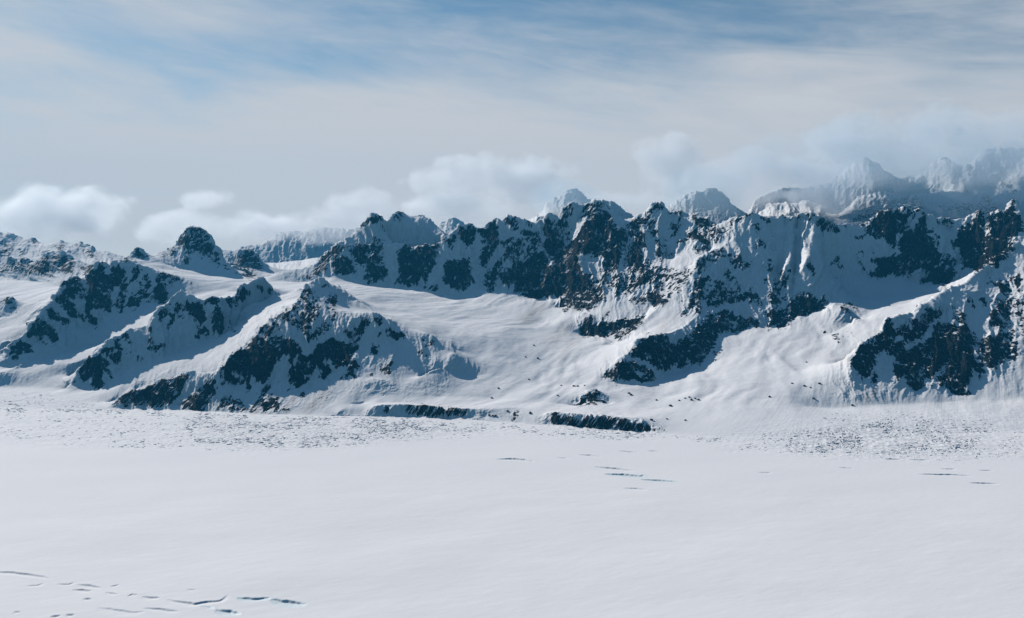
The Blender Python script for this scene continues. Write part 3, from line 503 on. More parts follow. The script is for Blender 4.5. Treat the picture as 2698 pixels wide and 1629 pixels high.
rock_r = np.zeros((RH, RW)); streak_r = np.zeros((RH, RW)); stain_r = np.zeros((RH, RW)); id_r = np.zeros((RH, RW))
SHEETEDGE = 0
for poly, v in ROCK:
    fill(rock_r, poly, v)
    fill(streak_r, poly, 1.0 if v in (.84, .86, .8) else 0.0)
for poly in STAIN: fill(stain_r, poly, 1.0)
for n, (name, txt) in enumerate(MOUNT): fill(id_r, pts('S', txt), n + 1)
rock_s = blur(rock_r, 2.2); rock_wide = blur(rock_r, 9); streak_s = blur(streak_r, 1.5); stain_s = blur(stain_r, 4)

def sample(r, px, py, nearest=False):
    x = np.clip((px + RO) / 2 - 0.5, 0, RW - 1.001); y = np.clip(py / 2 - 0.5, 0, RH - 1.001)
    if nearest: return r[np.rint(y).astype(int), np.rint(x).astype(int)]
    i, j = y.astype(int), x.astype(int); fy, fx = y - i, x - j
    return (r[i, j] * (1 - fx) + r[i, j + 1] * fx) * (1 - fy) + (r[i + 1, j] * (1 - fx) + r[i + 1, j + 1] * fx) * fy

def seen(Z):
    t = (Z - CAM_H) / RR
    m = np.maximum.accumulate(t, 0); prev = np.vstack([np.full((1, NC), -9.0), m[:-1]])
    return t >= prev - 0.0006

def normals(X, Y, Z):
    P = np.stack([X, Y, Z], -1)
    gi = np.gradient(P, axis=0); gj = np.gradient(P, axis=1)
    n = np.cross(gj, gi); n /= np.linalg.norm(n, axis=-1, keepdims=True) + 1e-9
    return n

def fill_hidden(a, vis):                         # hidden cells take the value of the last seen cell in front of them
    idx = np.where(vis, np.arange(NR)[:, None], 0); idx = np.maximum.accumulate(idx, 0)
    return a[idx, np.arange(NC)[None]]

X, Y = RR * SX, RR * SY
px, py = to_photo(X, Y, Z0)
vis = seen(Z0)
wide = np.where(vis, sample(rock_wide, px, py), 0.5)
soft = np.clip(1 - wide / 0.12, 0, 1); soft = blur(soft, 3)
soft[RR < 3500] = 1
FLAT = np.repeat(np.repeat(flatm, 2, 0), 2, 1)
Zb = blur(Z0, 7)
Z1 = np.where(FLAT, 0, Z0 + (Zb - Z0) * soft * 0.8)
n0 = normals(X, Y, Z1)
steep = np.sqrt(1 - n0[..., 2] ** 2) / np.maximum(n0[..., 2], .05)
rough = np.clip((steep - 0.35) / 0.45, 0, 1)
rocky = np.clip(np.where(vis, wide, np.clip((steep - .8) * 2, 0, 1)), 0, 1)
amp = np.clip(0.5 * rough + 0.85 * rocky * np.clip(steep / 0.5, 0.3, 1), 0, 1)
amp = np.maximum(amp, np.clip((RR - 8300) / 900, 0, .8) * np.clip(steep / .25, .3, 1))
amp = blur(amp, 4)
scale = np.clip(RR / 6000.0, 0.75, 2.2)
# buttresses and gullies (stretched down the face), then broken crags, then metre-scale roughness
wob = 60 * fbm(X / 240, Y / 240, Z1 / 200, 2, 19)
flute = fbm((X + wob) / 105 / scale, Y / 240 / scale, Z1 / 420 / scale, 5, 11, 2, .55)
crag = fbm((X + .5 * wob) / 58 / scale, Y / 58 / scale, Z1 / 66 / scale, 5, 23, True, 0.62)
far = np.clip((RR - 8200) / 800, 0, 1)
dis = amp * scale * ((40 - 24 * far) * (flute + .15) + (21 - 2 * far) * crag)
# wind-shaped and flowing snow
calm = 1 - np.clip(amp * 2.2, 0, 1)
wf = 90 * fbm(X / 500, Y / 500, 0 * X, 2, 37)
flow = fbm((X - 0.45 * Y + wf) / 210, (Y + 0.45 * X) / 620, 0 * X, 3, 41)
bench = fbm((X - 0.45 * Y + 2 * wf) / 95, (Y + 0.45 * X + wf) / 330, 0 * X, 2, 43) * np.clip(fbm(X / 400, Y / 400, 0 * X, 2, 45) * 2 + .5, 0, 1)
calm = calm * np.clip((Z1 - 6) / 60, 0, 1)
dis_snow = calm * (15.0 * flow + 4.5 * bench + 1.2 * fbm(X / 40, Y / 40, 0 * X, 2, 47))
P = np.stack([X, Y, Z1], -1) + n0 * dis[..., None]
P[..., 2] += dis_snow
# crevassed, broken surface along the glacier margins
zone_r = np.zeros((RH, RW))
for tx, vv in (("-150 1070 300 1082 700 1097 1340 1118 1750 1146 1750 1160 1340 1150 1100 1162 700 1188 300 1180 -150 1170", .6), ("500 1098 1050 1108 1180 1125 950 1172 620 1184 500 1160", 1.0),
               ("1800 1150 2138 1105 2400 1085 2850 1075 2850 1205 2500 1215 2200 1205 1900 1185", .5), ("2050 1150 2300 1105 2480 1112 2600 1130 2560 1190 2400 1195 2080 1190", 1.0), ("-150 1030 200 1040 300 1062 230 1076 -150 1072", .7)):
    fill(zone_r, pts('S', tx), vv)
zone = sample(blur(zone_r, 7), px, py) * np.where(vis, 1, 0)
ice = fbm((X - .4 * Y) / 34, (Y + .4 * X) / 15, 0 * X, 3, 83, True, .6)
P[..., 2] += zone * (3.4 * np.clip(ice - .05, -.5, 1) + 2.5 * fbm(X / 120, Y / 60, 0 * X, 2, 87))
CD, CI = crevasse_field(X, Y); P[..., 2] += CD
X, Y, Z = P[..., 0], P[..., 1], P[..., 2]
NRM = normals(X, Y, Z)
px, py = to_photo(X, Y, Z)
RRo = RR; RR = np.hypot(X, Y); vis = seen(Z); RR = RRo
# ragged outlines: the look-up is shaken by noise that lives on the rock itself
lean = np.clip((px - 1150) / 500, 0, 1) * .8
ul = X - lean * Z
wx = 5.0 * fbm(X / 50, Y / 50, Z / 50, 3, 61); wy = 4.0 * fbm(X / 55, Y / 55, Z / 55, 3, 71) + 13.0 * fbm(ul / 26, Y / 200, Z / 300, 3, 73)
steep2 = np.sqrt(np.maximum(0, 1 - NRM[..., 2] ** 2)) / np.maximum(NRM[..., 2], .05)
hid_rock = np.clip((steep2 - 0.7) * 0.9, 0, 0.8)
ROCKV = np.where(vis, sample(rock_s, px + wx, py + wy), hid_rock).astype(np.float32)
STREAK = np.where(vis, sample(streak_s, px, py), 0).astype(np.float32)
STAINV = np.where(vis, sample(stain_s, px, py), 0).astype(np.float32)
# bare rock where the face is steepest, snow caught where it eases
mtn = np.clip(sample(blur(np.isin(id_r, [10, 11, 12, 13, 14, 15, 16]) * 1.0, 2), px, py), 0, 1) * np.where(vis, 1, 0)
st = blur(np.clip(steep2, 0, 4), 0.8)
ROCKV = np.clip(ROCKV + np.clip(ROCKV * 4, 0, 1) * (1 - .45 * np.clip((ROCKV - .8) / .12, 0, 1)) * (.46 * flute + .20 * crag + .02) + mtn * np.clip((ROCKV - .1) * 4, 0, 1) * (.26 * np.clip((st - 1.15) / 1.0, 0, 1) * np.clip((px < 1880) + .5, 0, 1)) - .42 * np.clip((.62 - st) / .4, 0, 1) * (ROCKV > .05), 0, 1.05).astype(np.float32)
IDS = fill_hidden(sample(id_r, px, py, True).astype(int), vis)
solid = fill_hidden(sample(blur(rock_r, 2.0), px, py) > 0.56, vis)

# ---------------------------------------------------------------- objects
SC = bpy.context.scene; COL = SC.collection
def tag(o, label=None, cat=None, group=None, kind=None):
    for k, v in (('label', label), ('category', cat), ('group', group), ('kind', kind)):
        if v: o[k] = v
    return o

def mesh_np(name, co, faces, mat, parent=None, smooth=True, attrs=None, nrm=None):
    me = bpy.data.meshes.new(name); nf = len(faces); w = faces.shape[1]
    me.vertices.add(len(co)); me.vertices.foreach_set('co', np.ascontiguousarray(co, np.float32).ravel())
    me.loops.add(nf * w); me.loops.foreach_set('vertex_index', np.ascontiguousarray(faces, np.int32).ravel())
    me.polygons.add(nf); me.polygons.foreach_set('loop_start', np.arange(0, nf * w, w, dtype=np.int32))
    me.polygons.foreach_set('use_smooth', np.full(nf, smooth))
    for k, v in (attrs or {}).items():
        me.attributes.new(k, 'FLOAT', 'POINT').data.foreach_set('value', np.ascontiguousarray(v, np.float32))
    me.update(calc_edges=True)
    if nrm is not None: me.normals_split_custom_set_from_vertices(nrm.astype(np.float32))
    me.materials.append(mat)
    o = bpy.data.objects.new(name, me); COL.objects.link(o)
    if parent: o.parent = parent
    return o
# ---------------------------------------------------------------- materials
def newmat(name):
    m = bpy.data.materials.new(name); m.use_nodes = True; nt = m.node_tree; nt.nodes.clear()
    return m, nt, nt.nodes.new('ShaderNodeOutputMaterial')

class NT:
    def __init__(s, nt): s.nt = nt
    def n(s, typ, **kw):
        o = s.nt.nodes.new(typ)
        for k, v in kw.items():
            if k.startswith('i_'): o.inputs[k[2:].replace('_', ' ')].default_value = v
            else: setattr(o, k, v)
        return o
    def l(s, a, b): s.nt.links.new(a, b)
    def math(s, op, a, b=None, clamp=False):
        m = s.n('ShaderNodeMath', operation=op, use_clamp=clamp)
        for i, v in enumerate((a, b)):
            if v is None: continue
            if isinstance(v, (int, float)): m.inputs[i].default_value = v
            else: s.l(v, m.inputs[i])
        return m.outputs[0]
    def noise(s, vec, scale, detail=4, rough=.55, dist=0.0):
        t = s.n('ShaderNodeTexNoise'); t.inputs['Scale'].default_value = scale; t.inputs['Detail'].default_value = detail
        t.inputs['Roughness'].default_value = rough; t.inputs['Distortion'].default_value = dist
        s.l(vec, t.inputs['Vector']); return t.outputs['Fac']
    def mapr(s, v, a, b, c=0.0, d=1.0, smooth=False):
        m = s.n('ShaderNodeMapRange'); m.interpolation_type = 'SMOOTHSTEP' if smooth else 'LINEAR'
        s.l(v, m.inputs['Value']); 
        for k, q in zip(('From Min', 'From Max', 'To Min', 'To Max'), (a, b, c, d)): m.inputs[k].default_value = q
        return m.outputs[0]
    def mix(s, f, a, b):
        m = s.n('ShaderNodeMix', data_type='RGBA')
        if isinstance(f, (int, float)): m.inputs[0].default_value = f
        else: s.l(f, m.inputs[0])
        for i, v in ((6, a), (7, b)):
            if isinstance(v, tuple): m.inputs[i].default_value = (*v, 1)
            else: s.l(v, m.inputs[i])
        return m.outputs[2]
    def vmap(s, vec, scale=(1, 1, 1), rot=(0, 0, 0)):
        m = s.n('ShaderNodeMapping', vector_type='TEXTURE'); m.inputs['Scale'].default_value = [1 / v for v in scale]; m.inputs['Rotation'].default_value = rot
        s.l(vec, m.inputs['Vector']); return m.outputs[0]

SNOW = (0.86, 0.87, 0.89)
def snow_mat(name='snow', wind=1.0):
    m, nt, out = newmat(name); q = NT(nt)
    pos = q.n('ShaderNodeNewGeometry').outputs['Position']
    b = q.n('ShaderNodeBsdfPrincipled', i_Roughness=.75); b.inputs['Specular IOR Level'].default_value = .05
    n1 = q.noise(q.vmap(pos, (1 / 700, 1 / 260, 1 / 300), (0, 0, .25)), 1, 4, .5)
    q.l(q.mix(q.mapr(n1, .35, .7), SNOW, (.82, .835, .86)), b.inputs['Base Color'])
    n2 = q.noise(q.vmap(pos, (1 / 60, 1 / 22, 1 / 22), (0, 0, .5)), 1, 5, .6)
    bp = q.n('ShaderNodeBump', i_Strength=.5 * wind, i_Distance=1.2); q.l(n2, bp.inputs['Height']); q.l(bp.outputs[0], b.inputs['Normal'])
    q.l(b.outputs[0], out.inputs[0]); return m

def terrain_mat():
    m, nt, out = newmat('snow_and_rock'); q = NT(nt)
    pos = q.n('ShaderNodeNewGeometry').outputs['Position']
    at = lambda n: q.n('ShaderNodeAttribute', attribute_name=n).outputs['Fac']
    rock, streak, stain = at('rock'), at('streak'), at('stain')
    # patches of snow caught on ledges and in cracks
    na = q.noise(q.vmap(pos, (1 / 42, 1 / 42, 1 / 60), (0, .35, 0)), 1, 6, .62, .4)
    nb = q.noise(q.vmap(pos, (1 / 16, 1 / 40, 1 / 110), (0, .7, 0)), 1, 4, .6)
    nc = q.noise(q.vmap(pos, (1 / 17, 1 / 30, 1 / 120)), 1, 4, .6)
    sel = q.mapr(q.noise(q.vmap(pos, (1 / 500, 1 / 500, 1 / 500)), 1, 2), .42, .58)
    mb = q.n('ShaderNodeMix', data_type='FLOAT'); q.l(sel, mb.inputs[0]); q.l(nc, mb.inputs[2]); q.l(nb, mb.inputs[3])
    nn = q.math('ADD', q.math('MULTIPLY', na, .5), q.math('MULTIPLY', mb.outputs[0], .5))
    ns = q.noise(q.vmap(pos, (1 / 9, 1 / 60, 1 / 160), (0, .6, 0)), 1, 4, .65)
    mxn = q.n('ShaderNodeMix', data_type='FLOAT'); q.l(q.math('MULTIPLY', streak, .85), mxn.inputs[0]); q.l(nn, mxn.inputs[2]); q.l(ns, mxn.inputs[3])
    rk = q.math('ADD', rock, q.math('MULTIPLY', q.math('MAXIMUM', q.math('SUBTRACT', rock, .82), 0), .55))
    v = q.math('ADD', rk, q.math('MULTIPLY', q.math('SUBTRACT', mxn.outputs[0], .5), 6.0))
    # thin veins of snow in steep cracks and on ledges
    g1 = q.math('ABSOLUTE', q.math('SUBTRACT', q.noise(q.vmap(pos, (1 / 34, 1 / 60, 1 / 150), (0, .35, 0)), 1, 4, .6, .3), .5))
    g2 = q.math('ABSOLUTE', q.math('SUBTRACT', q.noise(q.vmap(pos, (1 / 110, 1 / 110, 1 / 26), (0, -.25, 0)), 1, 4, .6, .3), .5))
    vein = q.math('MAXIMUM', q.mapr(g1, .006, .022, 1, 0), q.mapr(g2, .003, .013, .8, 0))
    patchy = q.mapr(q.noise(q.vmap(pos, (1 / 180, 1 / 180, 1 / 180)), 1, 2), .44, .6)
    v = q.math('SUBTRACT', v, q.math('MULTIPLY', q.math('MULTIPLY', vein, patchy), q.mapr(streak, 0, .5, .62, .1)))
    fac = q.mapr(v, .46, .54, smooth=True)
    gate = q.mapr(rock, .10, .22)
    fac = q.math('MULTIPLY', fac, gate)
    # rock: dark slate with paler and browner beds
    nr_ = q.noise(q.vmap(pos, (1 / 90, 1 / 90, 1 / 30), (0, .4, 0)), 1, 6, .65)
    rc = q.mix(q.mapr(nr_, .35, .68), (.003, .005, .007), (.022, .026, .027))
    rc = q.mix(q.math('MULTIPLY', streak, .55), rc, (.032, .032, .030))
    # snow
    n1 = q.noise(q.vmap(pos, (1 / 400, 1 / 400, 1 / 200)), 1, 4, .5)
    sc_ = q.mix(q.mapr(n1, .35, .7), SNOW, (.82, .835, .86))
    nst = q.noise(q.vmap(pos, (1 / 13, 1 / 260, 1 / 260), (0, 0, -.5)), 1, 4, .65)
    sc_ = q.mix(q.math('MULTIPLY', stain, q.mapr(nst, .40, .64, .06, .62)), sc_, (.27, .215, .165))
    col = q.mix(fac, sc_, rc)
    b = q.n('ShaderNodeBsdfPrincipled', i_Roughness=.8); b.inputs['Specular IOR Level'].default_value = 0.03
    q.l(col, b.inputs['Base Color'])
    bs = q.noise(q.vmap(pos, (1 / 30, 1 / 30, 1 / 60)), 1, 5, .6)
    br = q.noise(q.vmap(pos, (1 / 28, 1 / 28, 1 / 40)), 1, 6, .65)
    h = q.n('ShaderNodeMix', data_type='FLOAT'); q.l(fac, h.inputs[0]); q.l(q.math('ADD', q.math('MULTIPLY', bs, 1.2), q.math('MULTIPLY', nst, 1.3)), h.inputs[2]); q.l(q.math('MULTIPLY', br, 12), h.inputs[3])
    bp = q.n('ShaderNodeBump', i_Strength=.9, i_Distance=1.0); q.l(h.outputs[0], bp.inputs['Height']); q.l(bp.outputs[0], b.inputs['Normal'])
    q.l(b.outputs[0], out.inputs[0]); return m

M_TER = terrain_mat(); M_SNOW = snow_mat()

def ice_mat():
    m, nt, out = newmat('crevasse_ice'); q = NT(nt)
    pos = q.n('ShaderNodeNewGeometry').outputs['Position']
    b = q.n('ShaderNodeBsdfPrincipled', i_Roughness=.6)
    n1 = q.noise(q.vmap(pos, (1 / 9, 1 / 9, 1 / 3)), 1, 4, .6)
    q.l(q.mix(q.mapr(n1, .3, .7), (.62, .76, .81), (.76, .82, .86)), b.inputs['Base Color'])
    q.l(b.outputs[0], out.inputs[0]); return m
M_ICE = ice_mat()
# ---------------------------------------------------------------- cut the model into the mountains and snowfields
VI = np.arange(NR * NC).reshape(NR, NC)
QF = np.stack([VI[:-1, :-1], VI[:-1, 1:], VI[1:, 1:], VI[1:, :-1]], -1).reshape(-1, 4)
fid = IDS[:-1, :-1].ravel(); frk = solid[:-1, :-1].ravel()
fcv = CI[:-1, :-1].ravel()
PF = P.reshape(-1, 3); NF = NRM.reshape(-1, 3); RF = ROCKV.ravel(); SF = STREAK.ravel(); TF = STAINV.ravel()
def piece(name, sel, parent=None, mat=None):
    f = QF[sel]; u, inv = np.unique(f, return_inverse=True)
    return mesh_np(name, PF[u], inv.reshape(-1, 4), mat or M_TER, parent, attrs={'rock': RF[u], 'streak': SF[u], 'stain': TF[u]}, nrm=NF[u])

snowfield = piece('snowfield', (fid == 0) & ~FLAT[:-1, :-1].ravel() & (fcv == 0))
tag(snowfield, 'white snow basins and glacier tongues winding between the rocky mountains', 'snowfield', kind='structure')
LAB = {
 'far_right': ('mountain', 'huge hazy mountain at top right half lost in cloud, behind the black rock wall'),
 'far_pair': ('mountain', 'pale blue twin-topped peak in cloud behind the middle of the rock wall'),
 'far_dome': ('mountain', 'pale rounded hazy summit rising just behind the highest towers of the wall'),
 'far_stub': ('mountain', 'small faint hazy peak behind the gap left of the rock wall'),
 'far_pale': ('mountain', 'pale blue snow massif far behind the saddle, topped by a long white cloud'),
 'left_range': ('mountain', 'hazy snow and rock range along the skyline at far left'),
 'dome': ('mountain', 'grey rounded rock dome standing alone on the left skyline'),
 'pyramid': ('mountain', 'tiny pyramid-shaped rock peak on the snow terrace left of the grey dome'),
 'crag': ('mountain', 'small dark crag with a snowy left edge right of the grey dome'),
 'wall': ('mountain', 'long jagged wall of black towers and snow gullies across the middle'),
 'rib': ('mountain', 'snow-fluted mountain with bright ribs and black lower bands, right of the middle'),
 'right_wall': ('mountain', 'black broken rock wall with a spiky pinnacle above the right-hand cirque'),
 'm4': ('mountain', 'shaded mountain at far left with teal rock buttresses over a blue snow bowl'),
 'm3': ('mountain', 'narrow rock ridge between two glacier tongues, left of the front peak'),
 'm2': ('mountain', 'front dark peak left of the middle, its black rock reaching down to the flat glacier'),
 'm1': ('mountain', 'near mountain at the right edge with black cliffs and a bright snow rib'),
 'moraine': ('moraine', 'low snow-topped moraine bank with dark streaked face along the flat glacier'),
}
for n, (name, txt) in enumerate(MOUNT):
    s = fid == n + 1
    kind, lab = LAB[name]
    o = piece(kind, s & ~frk)
    tag(o, lab, kind, 'mountains around the glacier' if kind == 'mountain' else None, 'structure')
    if (s & frk).sum() > 40: piece('rock_face', s & frk, o)

# flat glacier in the foreground (same grid, coarser towards the viewer) and the crevasses in it
def polar_sheet(name, r0, r1, nrw, ncol, a0, a1, z, mat):
    l = np.linspace(math.log(r0), math.log(r1), nrw); t = np.linspace(a0, a1, ncol)
    R, T = np.meshgrid(np.exp(l), t, indexing='ij')
    co = np.stack([R * np.sin(T), R * np.cos(T), z(R * np.sin(T), R * np.cos(T), R)], -1).reshape(-1, 3)
    v = np.arange(nrw * ncol).reshape(nrw, ncol)
    f = np.stack([v[:-1, :-1], v[:-1, 1:], v[1:, 1:], v[1:, :-1]], -1).reshape(-1, 4)
    return mesh_np(name, co, f, mat)
def gz(x, y, r):
    fade = np.clip((3350 - r) / 500, 0, 1)
    return fade * (3.2 * fbm(x / 420, y / 260, 0 * x, 3, 91) + .28 * fbm((x + .4 * y) / 70, (y - .4 * x) / 24, 0 * x, 3, 95)).reshape(x.shape)
gl = np.linspace(math.log(1450), lr[0], 840); NG = len(gl)
GR = np.exp(gl)[:, None] * np.ones(NC)[None]; GX, GY = GR * SX, GR * SY
gd, gi = crevasse_field(GX, GY); GZ = gz(GX, GY, GR) + gd
VG = np.arange(NG * NC).reshape(NG, NC) + NR * NC
QG = np.stack([VG[:-1, :-1], VG[:-1, 1:], VG[1:, 1:], VG[1:, :-1]], -1).reshape(-1, 4)
gi = gi[:-1, :-1].ravel()
GP = np.stack([GX, GY, GZ], -1)
PF = np.vstack([PF, GP.reshape(-1, 3)]); NF = np.vstack([NF, normals(GX, GY, GZ).reshape(-1, 3)])
RF, SF, TF = [np.concatenate([v, np.zeros(NG * NC, np.float32)]) for v in (RF, SF, TF)]
QF = np.vstack([QF, QG]); fcv = np.concatenate([fcv, gi]); isg = np.concatenate([np.zeros(len(fid), bool), np.ones(len(QG), bool)])
flat0 = np.concatenate([(fid == 0) & FLAT[:-1, :-1].ravel(), np.ones(len(QG), bool)])
g = piece('glacier', flat0 & (fcv == 0), mat=M_SNOW)
tag(g, 'smooth white flat glacier filling the whole foreground', 'glacier', kind='structure')
for n, (p, h, w, lab) in enumerate(CREV):
    s = fcv == n + 1
    if s.sum() < 6: continue
    o = piece('crevasse', s, mat=M_ICE if 'teal' in lab or 'hooked' in lab else M_SNOW)
    tag(o, lab, 'crevasse', 'crevasses in the flat glacier')
polar_n = polar_sheet('glacier_floor', 30, 1450, 40, 160, -1.2, 1.2, lambda x, y, r: 0 * x - 1.5, M_SNOW)
tag(polar_n, 'flat snow directly below the viewpoint', 'glacier', kind='structure')
# the range and the glacier carry on beyond both sides of the picture
rows = np.unique(np.concatenate([np.arange(0, NR, 5), [NR - 1]]))
for side in (0, 1):
    cols = np.linspace(0, .55, 90)
    tt_ = th[-1] + cols if side else th[0] - cols[::-1]
    zc = np.concatenate([GZ[::20, -1 if side else 0], Z[rows, -1 if side else 0]]); rc = np.concatenate([np.exp(gl[::20]), np.hypot(X[rows, -1 if side else 0], Y[rows, -1 if side else 0])])
    R_, T_ = np.meshgrid(rc, tt_, indexing='ij'); x_, y_ = R_ * np.sin(T_), R_ * np.cos(T_)
    away = np.clip((np.abs(T_) - .62) / .12, 0, 1)
    relief = np.clip(zc[:, None] / 250, 0, 1) * away
    z_ = zc[:, None] + relief * (150 * fbm(x_ / 900, y_ / 900, 0 * x_, 5, 131, True) - 40)
    v = np.arange(R_.size).reshape(R_.shape)
    f = np.stack([v[:-1, :-1], v[:-1, 1:], v[1:, 1:], v[1:, :-1]], -1).reshape(-1, 4)
    stp = np.sqrt(np.maximum(0, 1 - normals(x_, y_, z_)[..., 2] ** 2)) / np.maximum(normals(x_, y_, z_)[..., 2], .05)
    o = mesh_np('snowfield', np.stack([x_, y_, z_], -1).reshape(-1, 3), f, M_TER, attrs={'rock': np.clip((stp - .55) * 1.4, 0, .9).ravel(), 'streak': np.zeros(R_.size), 'stain': np.zeros(R_.size)})
    tag(o, 'snow and rock slopes carrying on beyond the ' + ('right' if side else 'left') + ' edge of the picture', 'snowfield', kind='structure')
# ---------------------------------------------------------------- boulders on the snow slopes
def rock_mat():
    m, nt, out = newmat('boulder_rock'); q = NT(nt)
    pos = q.n('ShaderNodeNewGeometry').outputs['Position']
    b = q.n('ShaderNodeBsdfPrincipled', i_Roughness=.85)
    q.l(q.mix(q.mapr(q.noise(pos, .35, 5), .35, .65), (.012, .014, .016), (.05, .05, .048)), b.inputs['Base Color'])
    q.l(b.outputs[0], out.inputs[0]); return m
M_ROCK = rock_mat()
VX, VY, VZ = X[vis], Y[vis], Z[vis]; VPX, VPY = px[vis], py[vis]
def surf(x, y):
    k = np.argmin((VPX - x) ** 2 + (VPY - y) ** 2); return VX[k], VY[k], VZ[k]
def ground_z(x, y):
    r = np.hypot(x, y); a = np.arctan2(x, y)
    i = np.clip((np.log(r) - L0) / D - .5, 0, NR - 1.01); j = np.clip((a - TH0) / D - .5, 0, NC - 1.01)
    i0, j0 = i.astype(int), j.astype(int); fi, fj = i - i0, j - j0
    zg = (Z[i0, j0] * (1 - fj) + Z[i0, j0 + 1] * fj) * (1 - fi) + (Z[i0 + 1, j0] * (1 - fj) + Z[i0 + 1, j0 + 1] * fj) * fi
    return np.where(r < 3360, 0, zg)
def ico(sub):
    import bmesh
    bm = bmesh.new(); bmesh.ops.create_icosphere(bm, subdivisions=sub, radius=1)
    v = np.array([p.co[:] for p in bm.verts]); f = np.array([[q.index for q in p.verts] for p in bm.faces]); bm.free(); return v, f
IV, IFC = ico(3)
def boulder(x, y, size, lab, grp, seed):
    c = surf(x, y); v = IV.copy()
    n = fbm(v[:, 0] * 1.3 + seed * 7, v[:, 1] * 1.3, v[:, 2] * 1.3, 3, seed)
    v = v * (1 + .55 * n[:, None]); v = np.sign(v) * np.abs(v) ** .85
    v *= np.array([1.0, .9, .75]) * size
    o = mesh_np('boulder', v, IFC, M_ROCK, smooth=False); o.location = (c[0], c[1], c[2] + size * .25); o.rotation_euler = (0, 0, seed)
    tag(o, lab, 'boulder', grp)
k = 0
for sh, s, lab, grp in (
    ('F', "1520 573 1430 707 1570 725 1465 970 1120 1075 1040 1188", 'dark boulder lying alone on the bright snow basin left of the black cliffs', 'boulders on the central snow basin'),
    ('F', "1845 1040 1985 1048 2005 1050 2030 1050 2110 1040 1805 1158", 'small dark boulder on the snow crest above the black nose', 'boulders on the snow crest'),
    ('F', "1220 1335 1480 1358 1010 1385 1050 1390 1080 1392", 'dark rock lying on the snowy face of the moraine bank', 'rocks on the moraine bank'),
    ('H', "295 1133 325 1150 615 1210 775 1278 735 1428 555 1440 950 1445", 'dark boulder on the snow apron under the black front cliffs', 'boulders under the front cliffs'),
    ('H', "875 1215 945 1190 995 1178 1018 1210 1060 1190 1100 1210", 'dark boulder in the little cluster at the foot of the blue shadow', 'boulder cluster below the shadowed bowl'),
    ('H', "1925 1172 2185 1015 2330 1045 2400 1065 2435 1193 2350 770", 'lone dark boulder on the sunlit snow basin left of the right-hand peak', 'boulders on the right snow basin'),
    ('K', "90 930 470 1180 1385 955 25 1105", 'dark rock at the foot of the right-hand black cliffs', 'rocks below the right-hand cliffs')):
    for x, y in pts(sh, s):
        k += 1; boulder(x, y, random.uniform(5, 8.5), lab, grp, k)

# ---------------------------------------------------------------- broken ice at the glacier margins (countless small blocks)
def in_poly(p, x, y):
    ins = np.zeros(len(x), bool)
    for (ax, ay), (bx, by) in zip(p, np.roll(p, -1, 0)):
        if ay == by: continue
        ins ^= ((ay > y) != (by > y)) & (x < (bx - ax) * (y - ay) / (by - ay) + ax)
    return ins
def scatter(txt, n):
    p = pts('S', txt); lo, hi = p.min(0), p.max(0); out = np.zeros((0, 2))
    while len(out) < n:
        c = lo + (hi - lo) * rng.random((n * 2, 2)); c = c[in_poly(p, c[:, 0], c[:, 1])]
        keep = vnoise(c[:, 0] / 45, c[:, 1] / 14, 0 * c[:, 0], 5) + .6 * rng.random(len(c)) > .15
        out = np.vstack([out, c[keep]])
    return out[:n]
def blocks(name, groups, label):
    P_, F_, base = [], [], 0
    for txt, n, s0, s1, lean in groups:
        c = scatter(txt, n); x, y = on_plane(c[:, 0], c[:, 1])
        # onto the modelled surface: a few fixed-point steps along the sight line
        for _ in range(6):
            zg = ground_z(x, y); x, y = on_plane(c[:, 0], c[:, 1], zg)
        m = len(x); s = .75 * rng.uniform(s0, s1, m) * np.where(rng.random(m) < .12, 1.7, 1)
        ang = lean + rng.normal(0, .35, m); ln = s * rng.uniform(1.0, 2.6, m); wd = s * rng.uniform(.7, 1.2, m); hg = s * rng.uniform(.22, .5, m)
        # serac: low irregular wedge, steep to one side
        prof = np.array([[-1, -.6, 0], [-.3, -1, 0], [.6, -.8, 0], [1, -.2, 0], [.5, .9, 0], [-.6, .8, 0], [-.75, -.35, .8], [-.1, -.6, 1], [.6, -.45, .9], [.3, .3, .55], [-.4, .3, .5]])
        v = prof[None] + rng.normal(0, .13, (m, 11, 3)); v[:, :6, 2] = -.6
        v = v * np.stack([ln, wd, hg], -1)[:, None]
        ca, sa = np.cos(ang)[:, None], np.sin(ang)[:, None]
        vx, vy = v[..., 0] * ca - v[..., 1] * sa, v[..., 0] * sa + v[..., 1] * ca
        v = np.stack([vx + x[:, None], vy + y[:, None], v[..., 2] + zg[:, None]], -1)
        tri = np.array([[0, 1, 6], [1, 7, 6], [1, 2, 7], [2, 8, 7], [2, 3, 8], [3, 4, 9], [3, 9, 8], [4, 5, 10], [4, 10, 9], [5, 0, 6], [5, 6, 10], [6, 7, 10], [7, 9, 10], [7, 8, 9]])
        P_.append(v.reshape(-1, 3)); F_.append((tri[None] + (np.arange(m) * 11)[:, None, None]).reshape(-1, 3) + base); base += m * 11
    o = mesh_np(name, np.vstack(P_), np.vstack(F_), M_SNOW, smooth=False)
    tag(o, label, 'broken ice', kind='stuff')
blocks('broken_ice', [
    ("480 1098 700 1100 1000 1105 1180 1120 1100 1150 980 1168 860 1180 600 1182 500 1160", 1300, 2.6, 5.0, .5),
    ("0 1078 500 1085 700 1096 1000 1104 1340 1120 1340 1150 1100 1160 700 1190 300 1180 0 1170", 900, 2.2, 4.6, .2),
    ("0 1075 290 1078 520 1086 680 1096 1085 1102 1085 1110 680 1108 300 1092 0 1086", 420, 3, 6, .1),
    ("980 1105 1340 1116 1760 1146 1900 1152 1900 1166 1700 1166 1340 1140 980 1135", 620, 2.6, 5.0, .2),
    ("0 1030 200 1040 300 1060 230 1074 0 1070", 140, 3, 6, .4)], 'field of countless small broken ice blocks along the left glacier margin')
